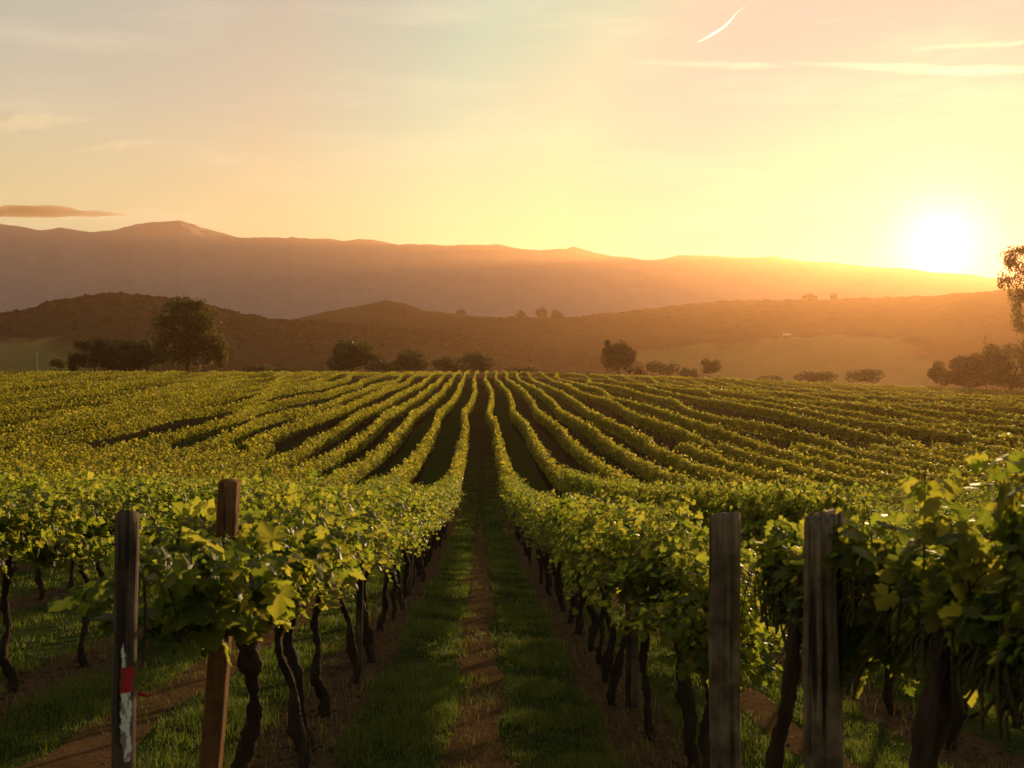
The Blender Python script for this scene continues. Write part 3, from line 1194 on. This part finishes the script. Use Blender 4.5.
# a split sliver standing off the post's edge
tt = np.linspace(0, 1, 10)
sx = .050 + .012 * np.sin(tt * 3)
sv, sf = tube(np.stack([sx, -.012 + 0 * tt, zf(662) + tt * (zf(570) - zf(662))], -1), .009 * (1 - .6 * tt), 6, .3, 5)
obj("splinter", mesh_np("splinter", *join([(sv, sf, None)])[:2]), M_post, root)
rv_ = np.array([[.036, -.02, zf(686)], [.075, -.03, zf(689)], [.10, -.02, zf(687)], [.036, -.02, zf(690)], [.078, -.028, zf(691.5)], [.095, -.02, zf(688.5)]])
rv_ = np.concatenate([rv_, rv_ + np.array([0, .003, 0])])
rf_ = np.array([[0, 1, 4, 3], [1, 2, 5, 4], [6, 9, 10, 7], [7, 10, 11, 8], [0, 6, 7, 1], [1, 7, 8, 2], [3, 4, 10, 9], [4, 5, 11, 10], [2, 8, 11, 5], [0, 3, 9, 6]])
obj("red_tape", mesh_np("red_tape", rv_, rf_), M_red, root)

# leaning reddish square post
d = 4.62
xt, xb = px2x(231, d), px2x(206, d)
zt, zb = py2z(480, 230, d), py2z(768, 206, d)
slope = (xt - xb) / (zt - zb)
gx0 = float(gz(xb, d))
x_base = xb - slope * (zb - gx0)
make_post("wooden_post", "reddish brown squared post leaning among pale green leaves", d, x_base, zt, .044, M_postred, lean=(xt - x_base, 0), seed=6, square=True, groove=.05)
# two thick posts on the right
d = 4.77
make_post("wooden_post", "grey weathered round post with a sawn top, thinner of the pair by the near row", d, px2x(731, d), py2z(515, 731, d), .070, M_post, lean=(-.03, 0), seed=9, groove=.12)
d = 3.48
make_post("wooden_post", "thick cracked grey post with a flat top beside the nearest tall vine", d, px2x(823, d), py2z(516, 823, d), .063, M_post, lean=(.01, 0), seed=14, groove=.16)
# slim stakes under the canopy
STAKE = "wooden stakes standing under the vine canopy"
stakes = [(0, 8.3, .05, "stout dark stake under the leaves of the row edging the right of the path"), (0, 12.6, .04, "slim stake further down the row edging the right of the path"),
          (-2, 12.1, .035, "pale lit stake beside dark trunks in the second row left of the path"), (-1, 9.6, .035, "thin stake under the leaves of the row edging the left of the path"),
          (-1, 16.2, .035, "thin stake further down the row edging the left of the path"), (1, 9.9, .035, "thin stake among the trunks of the second row right of the path")]
for k, (i, y, rd, lb) in enumerate(stakes):
    x = ROW * (i + .5)
    make_post("wooden_stake", lb, y, x + .05, float(gz(x, y)) + 1.55, rd, M_post if k in (2,) else M_postdark, lean=(.03 * (-1) ** k, .02), seed=20 + k, group=STAKE)

# ------------------------------------------------------------------ grass and clods
def grass():
    r = np.random.default_rng(41)
    V, A = [], []
    bx, by, bh, bt, bw = [], [], [], [], []

    def add(xa, xb, ya, yb, dens, h, w):
        n = int(dens * (xb - xa) * (yb - ya))
        x = r.uniform(xa, xb, n)
        y = r.uniform(ya, yb, n)
        c = fbm(x * 2.2, y * 2.2, 15, 3) + .5 * fbm(x * .7, y * .7, 33, 2)
        keep = r.random(n) < np.clip(.70 + 2.6 * c, .03, 1) * np.where(np.abs(((x + ROW * 50) / ROW + .5) % 1 - .5) * ROW < .21 + .30 * fbm(x * 3, y * 3, 71, 3), .10, 1)
        x, y, c = x[keep], y[keep], c[keep]
        bx.append(x)
        by.append(y)
        bh.append(h * np.clip(.62 + 2.2 * c + r.normal(0, .22, len(x)), .2, 1.9))
        dry = r.random(len(x)) < .04
        bt.append(np.clip(np.where(dry, 1, r.normal(.38, .16, len(x))), 0, 1))
        bw.append(np.full(len(x), w))
    for (y0, y1, dn, w, hh) in ((3.5, 9, 3600, .0055, .095), (9, 15, 2000, .008, .095), (15, 26, 900, .012, .10), (26, 48, 260, .020, .11), (48, 70, 90, .032, .12)):
        add(-.95, .93, y0, y1, dn, hh, w)
        if y1 <= 48:
            add(-3.35, -1.5, y0, y1, dn * .8, hh, w)
            add(1.5, 3.3, y0, y1, dn * .8, hh, w)
        if 9 <= y0 < 26:
            for q in (-3, -2, 2, 3):
                add(q * ROW - .9, q * ROW + .9, y0, y1, dn * .5, hh, w * 1.2)
        elif y0 < 9:
            for q in (-2, 2):
                add(q * ROW - .9, q * ROW + .9, 6, y1, dn * .5, hh, w * 1.2)
    # sparse dry weeds at the foot of the vines
    for i in (-2, -1, 0, 1):
        for (y0, y1, dn) in ((4, 9, 190), (9, 16, 110)):
            add(ROW * (i + .5) - .33, ROW * (i + .5) + .33, y0, y1, dn, .17, .006)
            n = len(bt[-1])
            bt[-1] = np.clip(r.normal(.8, .2, n), 0, 1)
    x, y, h, t, w = map(np.concatenate, (bx, by, bh, bt, bw))
    n = len(x)
    a = r.uniform(0, 2 * np.pi, n)
    lean = r.uniform(.2, 1.1, n)
    dx, dy = np.cos(a), np.sin(a)
    wx, wy = -dy * w, dx * w
    z = gz(x, y) + clump(x, y) - .012
    V = np.zeros((n, 5, 3))
    for k, (f, side, bend, wd) in enumerate(((0, -1, 0, 1), (0, 1, 0, 1), (.55, 1, .3, .75), (.55, -1, .3, .75), (1, 0, 1, 0))):
        V[:, k, 0] = x + dx * lean * h * bend + side * wx * wd * .5
        V[:, k, 1] = y + dy * lean * h * bend + side * wy * wd * .5
        V[:, k, 2] = z + h * f * (1 - .25 * lean * bend)
    b = (np.arange(n) * 5)[:, None]
    f4 = b + np.array([[0, 1, 2, 3]])
    f3 = b + np.array([[3, 2, 4]])
    o = obj("grass", mesh_np("grass", V.reshape(-1, 3), [f4, f3], np.repeat(t, 5)), M_grass)
    return tag(o, "short tufted green grass either side of the trodden paths", "grass", kind="stuff")


grass()


def clods():
    r = np.random.default_rng(8)
    iv = np.array([[0, 0, 1], [.9, 0, .2], [.28, .85, .2], [-.72, .53, .2], [-.72, -.53, .2], [.28, -.85, .2], [0, 0, -.6]])
    it = np.array([[0, 1, 2], [0, 2, 3], [0, 3, 4], [0, 4, 5], [0, 5, 1], [6, 2, 1], [6, 3, 2], [6, 4, 3], [6, 5, 4], [6, 1, 5]])
    xs, ys, ss = [], [], []
    for i in (-3, -2, -1, 0, 1, 2):
        n = 1500
        xs.append(ROW * (i + .5) + r.normal(0, .2, n))
        ys.append(4 + 16 * r.random(n) ** 1.5)
        ss.append(.005 + .022 * r.random(n) ** 3)
    for xc, w, _, _ in PATHS:
        n = 900
        xs.append(xc + r.normal(0, .16, n))
        ys.append(4 + 16 * r.random(n) ** 1.5)
        ss.append(.004 + .016 * r.random(n) ** 3)
    x, y, s = map(np.concatenate, (xs, ys, ss))
    n = len(x)
    j = 1 + r.normal(0, .22, (n, 7, 3))
    a = r.uniform(0, 6.28, n)
    v = iv[None] * j * s[:, None, None]
    ca, sa = np.cos(a)[:, None], np.sin(a)[:, None]
    vx = v[..., 0] * ca - v[..., 1] * sa
    vy = v[..., 0] * sa + v[..., 1] * ca
    V = np.stack([vx + x[:, None], vy + y[:, None], v[..., 2] * .7 + (gz(x, y) + clump(x, y) + .008)[:, None]], -1)
    f = (it[None] + (np.arange(n) * 7)[:, None, None]).reshape(-1, 3)
    o = obj("soil_clods", mesh_np("soil_clods", V.reshape(-1, 3), f), M_clod)
    return tag(o, "dry soil clods and pebbles scattered under the vines", "soil", kind="stuff")


clods()


# ------------------------------------------------------------------ trees beyond the field
def make_tree(name, label, pxc, d, clumps, base_py=None, leaf=.42, n=2600, seed=0, group="trees beyond the field", trunk=True, shell=.45, hang=0.0, trunk_px=None, cat="tree", tint=.45, limb=1.0, base_z=None):
    """clumps: (dx_px, py, rx_px, ry_px) as seen in the photo, turned into metres at distance d (range along the view)"""
    r = np.random.default_rng(seed)
    if d < 400:
        d = d * 1.15        # stand clear of the last vines
    k = d / F
    tx = trunk_px if trunk_px is not None else pxc
    a = math.atan((tx - 512) / F) + YAW
    rg = d / math.cos(a - YAW)
    wx, wy = rg * math.sin(a), rg * math.cos(a)
    g = float(gz(wx, wy)) if base_z is None else base_z
    root = thing(name, label, cat, (wx, wy, g), -a, group)
    cl = np.array(clumps, float)
    cx = (cl[:, 0] + pxc - tx) * k
    cz = (384 - cl[:, 1]) * k - g
    rx = cl[:, 2] * k
    rz = cl[:, 3] * k
    cyv = r.normal(0, .45, len(cl)) * rx
    wgt = rx * rz
    n = int(n * 2.2)
    wgt = wgt / wgt.sum()
    idx = r.choice(len(cl), n, p=wgt)
    u = r.normal(0, 1, (n, 3))
    u /= np.linalg.norm(u, axis=1)[:, None]
    # smaller sub-clumps so that the crown has gaps and an uneven outline
    sub = r.normal(0, 1, (len(cl), 9, 3))
    sub /= np.linalg.norm(sub, axis=2)[..., None]
    sidx = r.integers(0, 9, n)
    rad = (shell + (1 - shell) * r.random(n)) ** .5
    su = sub[idx, sidx] * .66 + u * .46 * rad[:, None]
    inner = r.random(n) < .18
    su[inner] = u[inner] * r.random((inner.sum(), 1)) * .7
    pos = np.stack([cx[idx] + su[:, 0] * rx[idx], cyv[idx] + su[:, 1] * rx[idx], cz[idx] + su[:, 2] * rz[idx]], -1)
    pos[:, 2] -= hang * r.random(n) * rz[idx]
    pos[:, 2] = np.maximum(pos[:, 2], .15)
    tp_, nm = orient(n, u, r, .3 + hang)
    sz = leaf * r.uniform(.5, 1.3, n)
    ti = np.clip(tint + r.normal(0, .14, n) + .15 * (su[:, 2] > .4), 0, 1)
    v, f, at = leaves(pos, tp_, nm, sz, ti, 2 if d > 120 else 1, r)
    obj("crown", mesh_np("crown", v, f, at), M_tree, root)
    if trunk:
        H = float(np.max(cz + rz))
        mid = float(np.average(cz, weights=wgt))
        base_r = max(.06, H * .022)
        top = np.array([float(np.average(cx, weights=wgt)), 0, mid])
        tt = np.linspace(0, 1, 8)[:, None]
        pts = np.array([0, 0, -1.2]) * (1 - tt) + top * tt + np.array([.2, .2, 0]) * np.sin(tt * 4) * H * .02
        tv, tf = tube(pts, np.linspace(base_r * 1.3, base_r * .55, 8), 7, .12, seed)
        parts = [(tv, tf, None)]
        for c in range(len(cl)):
            st = pts[4] if cz[c] < mid else pts[6]
            en = np.array([cx[c], cyv[c], cz[c]])
            md = (st + en) / 2 + r.normal(0, .05, 3) * H * .4
            lt = np.linspace(0, 1, 6)[:, None]
            lp = st * (1 - lt) ** 2 + 2 * md * lt * (1 - lt) + en * lt ** 2
            lv, lf = tube(lp, np.linspace(base_r * .45, base_r * .12, 6) * limb, 5, 0, 0)
            parts.append((lv, lf, None))
        v, f, _ = join(parts)
        obj("trunk", mesh_np("trunk", v, f), M_trunk, root)
    return root


T_ = make_tree
T_("broadleaf_tree", "tallest loose crowned tree rising from the dark clump beyond the field", 188, 285,
   [(-22, 322, 15, 13), (-6, 308, 20, 12), (14, 318, 18, 14), (-28, 345, 12, 18), (-4, 340, 22, 20), (22, 345, 16, 20), (30, 357, 9, 14), (0, 358, 26, 12), (6, 303, 12, 7), (0, 322, 22, 14), (4, 336, 22, 14)], leaf=.8, n=6200, seed=1, trunk_px=186, tint=.72)
T_("dark_tree", "low dark spreading tree at the outer end of the clump beside the tallest tree", 95, 280, [(-14, 358, 12, 13), (-12, 345, 7, 7), (4, 352, 14, 14), (16, 358, 13, 12), (-20, 366, 7, 6)], leaf=.7, n=2600, seed=2, tint=.12)
T_("dark_tree", "rounded dark tree in the middle of the clump beside the tallest tree", 124, 283, [(0, 350, 15, 12), (-8, 360, 14, 11), (10, 360, 14, 11)], leaf=.7, n=2200, seed=3, tint=.12)
T_("dark_tree", "dark tree touching the tallest tree's left flank", 146, 288, [(0, 352, 13, 14), (8, 360, 14, 12), (-6, 362, 12, 10)], leaf=.7, n=2000, seed=4, tint=.2)
T_("round_tree", "broad dome shaped tree alone between the tall tree and the alley", 352, 300, [(0, 349, 22, 11), (-12, 357, 17, 13), (14, 357, 17, 13), (2, 360, 24, 11)], leaf=.75, n=3600, seed=5, tint=.28)
T_("round_tree", "small rounded tree just right of the broad dome shaped tree", 410, 302, [(0, 359, 13, 9), (-5, 365, 12, 8), (8, 364, 10, 9)], leaf=.65, n=1700, seed=6, tint=.28)
T_("bush", "low ragged bush tucked under the dome shaped tree's right side", 384, 292, [(-8, 366, 12, 5), (8, 367, 12, 5)], leaf=.5, n=900, seed=7, trunk=False, cat="bush", tint=.25, group="bushes along the field edge")
T_("round_tree", "pale smaller tree at the left of the touching pair", 446, 304, [(0, 364, 13, 7), (4, 367, 12, 6)], leaf=.6, n=1200, seed=8, tint=.4)
T_("round_tree", "flat topped tree at the right of the touching pair", 475, 300, [(-3, 360, 14, 8), (8, 361, 10, 8), (0, 366, 17, 7)], leaf=.6, n=1800, seed=9, tint=.3)
T_("bush", "flat low bush on the crest just past the end of the path", 521, 298, [(-6, 370, 10, 4), (8, 370, 10, 4)], leaf=.5, n=600, seed=10, trunk=False, cat="bush", tint=.35, group="bushes along the field edge")
T_("broadleaf_tree", "lone rounded bushy tree with a small spiky top right of the path", 618, 282, [(-11, 350, 7, 9), (-10, 342, 3, 5), (4, 352, 12, 11), (-2, 355, 13, 11), (12, 354, 7, 9), (-3, 363, 15, 10), (8, 363, 13, 10)], leaf=.6, n=3600, seed=11, tint=.38)
for k, (pxc, w, top, lb) in enumerate([(664, 17, 360, "wide twiggy bush right of the lone spiky tree"), (712, 12, 359, "upright twiggy bush second to the right of the lone spiky tree"),
                                       (640, 7, 366, "small faint bush close to the lone spiky tree"), (688, 10, 366, "faint bush between the two twiggy bushes")]):
    T_("bush", lb, pxc, 300, [(-w * .4, top + 6, w * .6, 6), (w * .3, top + 7, w * .6, 6), (0, top + 10, w, 5)], leaf=.5, n=1100, seed=40 + k, trunk=False, cat="bush", tint=.55, group="bushes along the field edge")
for k, (pxc, w, top, lb) in enumerate([(815, 22, 370, "broad low dome of shrub under the sunlit hill"), (865, 21, 369, "second low dome of shrub nearer the sun"), (772, 16, 375, "thin line of low shrub before the two shrub domes")]):
    T_("bush", lb, pxc, 295, [(-w * .4, top + 7, w * .6, 6), (w * .35, top + 7, w * .6, 6), (0, top + 6, w * .6, 6)], leaf=.5, n=1300, seed=50 + k, trunk=False, cat="bush", tint=.5, group="bushes along the field edge")
for k, (pxc, w, top, lb) in enumerate([(258, 18, 362, "faint low scrub right of the tallest tree"), (288, 13, 364, "second patch of faint scrub before the dome shaped tree"), (58, 9, 357, "hazy little bush between the pole and the dark trees")]):
    T_("bush", lb, pxc, 330, [(-w * .4, top + 6, w * .6, 5), (w * .3, top + 7, w * .6, 5)], leaf=.5, n=700, seed=60 + k, trunk=False, cat="bush", tint=.5, group="bushes along the field edge")
# right-hand thicket and the hanging gum tree
T_("thicket_tree", "smallest tree at the outer end of the sunlit thicket", 940, 262, [(-2, 372, 9, 10), (6, 378, 9, 8)], leaf=.6, n=1800, seed=70, tint=.85)
T_("thicket_tree", "rounded tree in the middle of the sunlit thicket", 968, 262, [(-6, 368, 13, 12), (10, 366, 12, 13), (0, 378, 18, 10)], leaf=.65, n=3600, seed=71, tint=.8)
T_("thicket_tree", "dense big tree closing the sunlit thicket under the hanging foliage", 1006, 262, [(-6, 358, 16, 15), (16, 352, 18, 18), (2, 374, 26, 14), (30, 365, 18, 18)], leaf=.65, n=6000, seed=72, tint=.7)
T_("gum_tree", "tall tree with hanging golden sprays against the glare of the sun", 1032, 280,
   [(-18, 252, 13, 12), (-8, 246, 12, 6), (4, 262, 18, 20), (-20, 275, 10, 10), (-6, 290, 14, 14), (-10, 312, 10, 14), (-6, 325, 6, 10), (22, 250, 20, 20), (30, 290, 24, 30), (40, 330, 22, 26)],
   leaf=.6, n=6500, seed=73, hang=.5, trunk_px=1058, tint=.95, limb=.6, group=None)


def bare_tree(label, pxc, d, top_py, seed):
    r = np.random.default_rng(seed)
    a = math.atan((pxc - 512) / F) + YAW
    rg = d / math.cos(a - YAW)
    wx, wy = rg * math.sin(a), rg * math.cos(a)
    g = float(gz(wx, wy))
    H = (384 - top_py) * d / F - g
    root = thing("bare_tree", label, "tree", (wx, wy, g), -a, None)
    tt = np.linspace(0, 1, 8)
    pts = np.stack([.2 * np.sin(tt * 5), .1 * np.cos(tt * 4), -1 + tt * (H + 1)], -1)
    v, f = tube(pts, np.linspace(.16, .03, 8), 5)
    obj("trunk", mesh_np("trunk", *join([(v, f, None)])[:2]), M_trunk, root)
    parts = []
    for q in range(34):
        s = r.uniform(.35, .98)
        p0 = np.array([.2 * math.sin(s * 5), .1, -1 + s * (H + 1)])
        aa = r.uniform(0, 6.28)
        L = H * .30 * (1.1 - s) + .3
        e = p0 + np.array([math.cos(aa) * L * .7, math.sin(aa) * L * .7, L * .8])
        v, f = tube(np.stack([p0, (p0 + e) / 2 + r.normal(0, .1, 3), e]), [.05, .035, .012], 4)
        parts.append((v, f, None))
    obj("branches", mesh_np("branches", *join(parts)[:2]), M_trunk, root)


bare_tree("thin leafless tree standing up from the sunlit thicket", 986, 312, 330, 1)

# slender pole beyond the left of the field
pd = 345.0
a = math.atan((37 - 512) / F) + YAW
rg = pd / math.cos(a - YAW)
b_ = NB("pole_wood")
M_pole = b_.done(b_.bsdf(b_.ramp(b_.noise(b_.obj(), 6), [(.3, (.3, .26, .2)), (.7, (.42, .37, .3))]), .8))
wx, wy = rg * math.sin(a), rg * math.cos(a)
g = float(gz(wx, wy))
pole = thing("utility_pole", "slender pale pole standing alone before the pasture hillside", "pole", (wx, wy, g))
H = (384 - 351) * pd / F - g
v, f = tube([[0, 0, -1], [0, 0, H * .5], [0, 0, H]], [.20, .17, .14], 8)
obj("shaft", mesh_np("shaft", *join([(v, f, None)])[:2], None, True), M_pole, pole)
v, f = tube([[-.7, 0, H - .6], [0, 0, H - .58], [.7, 0, H - .6]], [.07, .07, .07], 6)
obj("crossarm", mesh_np("crossarm", *join([(v, f, None)])[:2], None, True), M_pole, pole)

# barn roof on the sunlit hillside
def barn(pxc, pyc, d):
    a = math.atan((pxc - 512) / F) + YAW
    rg = d / math.cos(a - YAW)
    wx, wy = rg * math.sin(a), rg * math.cos(a)
    root = thing("barn", "tiny pale roofed barn on the slope below the sunlit hill", "barn", (wx, wy, (384 - pyc) * d / F - 3.0), -a)
    w, dp, h, rh = 9.0, 6.0, 2.6, 1.8
    b = NB("barn_wall")
    mw = b.done(b.bsdf(b.ramp(b.noise(b.obj(), 2), [(.3, (.3, .24, .18)), (.7, (.4, .33, .25))]), .9))
    b = NB("barn_roof")
    mr = b.done(b.bsdf(b.ramp(b.noise(b.obj(), 3), [(.3, (.55, .52, .48)), (.7, (.7, .66, .6))]), .5))
    x, y = w / 2, dp / 2
    v = [[-x, -y, -6], [x, -y, -6], [x, y, -6], [-x, y, -6], [-x, -y, h], [x, -y, h], [x, y, h], [-x, y, h], [-x, 0, h + rh], [x, 0, h + rh]]
    obj("wall", mesh_np("wall", v, [np.array([[0, 1, 5, 4], [1, 2, 6, 5], [2, 3, 7, 6], [3, 0, 4, 7]]), np.array([[4, 7, 8], [5, 9, 6]])[:, [0, 1, 2]]]), mw, root)
    o = .4
    v = [[-x - o, -y - o, h - .2], [x + o, -y - o, h - .2], [x + o, 0, h + rh + .1], [-x - o, 0, h + rh + .1], [-x - o, y + o, h - .2], [x + o, y + o, h - .2]]
    v = v + [[p[0], p[1], p[2] + .15] for p in v]
    fq = [[0, 1, 2, 3], [3, 2, 5, 4], [6, 9, 8, 7], [9, 10, 11, 8], [0, 6, 7, 1], [4, 5, 11, 10], [0, 3, 9, 6], [3, 4, 10, 9], [1, 7, 8, 2], [2, 8, 11, 5]]
    obj("roof", mesh_np("roof", v, np.array(fq)), mr, root)
    v = [[-1.2, -y - .03, -2], [1.2, -y - .03, -2], [1.2, -y - .03, 2.0], [-1.2, -y - .03, 2.0], [-1.2, -y + .03, -2], [1.2, -y + .03, -2], [1.2, -y + .03, 2.0], [-1.2, -y + .03, 2.0]]
    obj("door", mesh_np("door", v, np.array([[0, 1, 2, 3], [5, 4, 7, 6], [0, 4, 5, 1], [3, 2, 6, 7], [0, 3, 7, 4], [1, 5, 6, 2]])), M_postdark, root)


# trees standing on the middle ridge
dg = bpy.context.evaluated_depsgraph_get()


def hit(pxc, pyc):
    dg.update()
    from mathutils import Vector
    a = math.atan((pxc - 512) / F) + YAW
    dr = Vector((math.sin(a), math.cos(a), (384 - pyc) / math.sqrt(F * F + (pxc - 512) ** 2))).normalized()
    org = Vector((0, 0, 0)) + dr * 500
    res = scene.ray_cast(bpy.context.view_layer.depsgraph, org, dr)
    return res[1] if res[0] else None


def ridge_top(pxc, y0=270, y1=345):
    for py in np.arange(y0, y1, .5):
        p = hit(pxc, py)
        if p is not None and p.y < 2900:
            return p, py
    return None, None


for k, (pxc, hgt, w, lb) in enumerate([(542, 13, 7, "lone bigger tree standing on the middle ridge"), (521, 7, 6, "small tree on the ridge left of the lone bigger tree"), (556, 8, 8, "low tree on the ridge right of the lone bigger tree"),
                                       (461, 6, 6, "tiny tree on the ridge above the touching pair"), (810, 5, 9, "flat crowned tree on the long ridge toward the sun"),
                                       (834, 6, 4, "narrow tree on the long ridge toward the sun")]):
    p, py = ridge_top(pxc)
    if p is None:
        continue
    dd = p.y * math.cos(YAW) + p.x * math.sin(YAW)
    T_("ridge_tree", lb, pxc, dd, [(0, py - hgt * .55, w * .6, hgt * .5), (-w * .4, py - hgt * .35, w * .5, hgt * .35), (w * .4, py - hgt * .3, w * .5, hgt * .35)], leaf=2.2, n=420, seed=80 + k, group="trees on the ridge line", base_z=p.z - .8, tint=.3)
p = hit(787, 336)
if p is not None:
    barn(787, 335, p.y * math.cos(YAW) + p.x * math.sin(YAW))

# ------------------------------------------------------------------ haze
def box_mesh(name, lo, hi):
    x0, y0, z0 = lo
    x1, y1, z1 = hi
    v = [[x0, y0, z0], [x1, y0, z0], [x1, y1, z0], [x0, y1, z0], [x0, y0, z1], [x1, y0, z1], [x1, y1, z1], [x0, y1, z1]]
    f = [[3, 2, 1, 0], [4, 5, 6, 7], [0, 1, 5, 4], [1, 2, 6, 5], [2, 3, 7, 6], [3, 0, 4, 7]]
    return mesh_np(name, v, np.array(f))


zs = [o for o in scene.objects if o.type == 'MESH']
hm, ht = new_mat("haze")
ho = ht.nodes.new("ShaderNodeOutputMaterial")
hv = ht.nodes.new("ShaderNodeVolumePrincipled")
hv.inputs["Color"].default_value = (1.0, .555, .27, 1)
hv.inputs["Density"].default_value = HAZE_DENSITY
hv.inputs["Anisotropy"].default_value = .68
ht.links.new(hv.outputs[0], ho.inputs["Volume"])
EXT = float(gx[-1]) + 60
zlo = min(float(Z.min()), -45.0)
zhi = 20.0
for o in zs:
    if o.name.startswith(("hill", "mountain")):
        n = len(o.data.vertices)
        c = np.zeros(n * 3, np.float32)
        o.data.vertices.foreach_get("co", c)
        zhi = max(zhi, float(c[2::3].max()))
        zlo = min(zlo, float(c[2::3].min()))
        EXT = max(EXT, float(np.abs(c[0::3]).max()) + 60, float(c[1::3].max()) + 60)
EXTY = max(EXT, float(gy[-1]) + 60)
haze = obj("haze", box_mesh("haze", (-EXT, -400, zlo - 1), (EXT, EXTY, zhi + 15)), hm)
tag(haze, kind="stuff")

# ------------------------------------------------------------------ clouds and contrail, high outside the haze
def vol_mat(name, col, dens, aniso=.5, absorb=(0, 0, 0)):
    m, t = new_mat(name)
    o = t.nodes.new("ShaderNodeOutputMaterial")
    v = t.nodes.new("ShaderNodeVolumePrincipled")
    v.inputs["Color"].default_value = (*col, 1)
    v.inputs["Density"].default_value = dens
    v.inputs["Anisotropy"].default_value = aniso
    v.inputs["Absorption Color"].default_value = (*absorb, 1)
    t.links.new(v.outputs[0], o.inputs["Volume"])
    return m


def sky_pt(pxc, pyc, d):
    a = math.atan((pxc - 512) / F) + YAW
    rg = d / math.cos(a - YAW)
    return np.array([rg * math.sin(a), rg * math.cos(a), (384 - pyc) * d / F])


def cloud(label, p0, p1, thick, d, mat, seed, name="cloud", group="clouds", bow=0.0, rough=.5):
    r = np.random.default_rng(seed)
    A, B = sky_pt(*p0, d), sky_pt(*p1, d)
    base = (A + B) / 2
    root_loc = base
    n, s = 90, 16
    t = np.linspace(0, 1, n)
    pts = A[None] * (1 - t[:, None]) + B[None] * t[:, None] - base
    pts[:, 2] += bow * np.sin(t * np.pi) * d / F
    env = np.sin(np.clip(t, 0, 1) * np.pi) ** .7
    ang = np.arange(s) / s * 2 * np.pi
    V = []
    for k in range(n):
        nz_ = .5 + rough * 2.2 * fbm(t[k] * 14 + np.cos(ang) * .9 + seed, np.sin(ang) * .9 + 3, seed, 4)
        rr = thick * d / F * env[k] * np.clip(nz_ * 1.6, .12, 2.5)
        V.append(np.stack([pts[k, 0] + 0 * ang, pts[k, 1] + rr * 2.2 * np.cos(ang), pts[k, 2] + rr * np.sin(ang) * np.where(np.sin(ang) < 0, .6, 1)], -1))
    V = np.concatenate(V)
    i = np.arange(n - 1)[:, None] * s
    j = np.arange(s)[None]
    k = (j + 1) % s
    f = [np.stack([i + j, i + k, i + s + k, i + s + j], -1).reshape(-1, 4), np.array([list(range(s))[::-1], [(n - 1) * s + q for q in range(s)]])]
    o = obj(name, mesh_np(name, V, f, None, True), mat, None, tuple(root_loc))
    return tag(o, label, name, group)


M_dark = vol_mat("dusky_cloud", (.50, .34, .28), .0065, .3)
M_thin = vol_mat("cirrus", (1.0, .95, .85), .00028, .6)
M_trail = vol_mat("contrail", (1.0, .98, .92), .012, .75)
cloud("dusky brown bar of cloud hanging just above the mountains", (-110, 210), (130, 215), 8, 14000, M_dark, 4, rough=.28)
cloud("long pale streak of cirrus reaching the picture edge above the sun", (770, 62), (1120, 72), 5.5, 22000, M_thin, 9, bow=-3)
cloud("faint thin streak of cirrus under the contrail", (620, 62), (800, 68), 5, 22000, M_thin, 10)
cloud("upper fine streak of cirrus at the picture edge", (900, 50), (1120, 38), 3.5, 22000, M_thin, 11)
cloud("soft peach cloud wisp high over the dusky bar", (-110, 130), (105, 119), 10, 22000, M_thin, 12)
cloud("pale thin wisp trailing from the soft peach cloud", (70, 152), (170, 140), 6, 22000, M_thin, 13)


def contrail():
    d = 24000
    pp = [(698, 42), (706, 38), (716, 32), (725, 26), (731, 20), (735, 14), (743, 8), (752, 1)]
    p = np.array([sky_pt(x, y, d) for x, y in pp])
    base = p[0].copy()
    rad = np.array([.4, .9, 1.15, 1.2, .9, .5, .3, .15]) * d / F
    t = np.linspace(0, 1, 30) * (len(pp) - 1)
    q = np.stack([np.interp(t, np.arange(len(pp)), (p - base)[:, k]) for k in range(3)], -1)
    rr = np.interp(t, np.arange(len(pp)), rad)
    v, f = tube(q, rr, 10, .12, 2)
    o = obj("contrail", mesh_np("contrail", *join([(v, f, None)])[:2], None, True), M_trail, None, tuple(base))
    tag(o, "short bright curved contrail high in the clear sky", "contrail")


contrail()
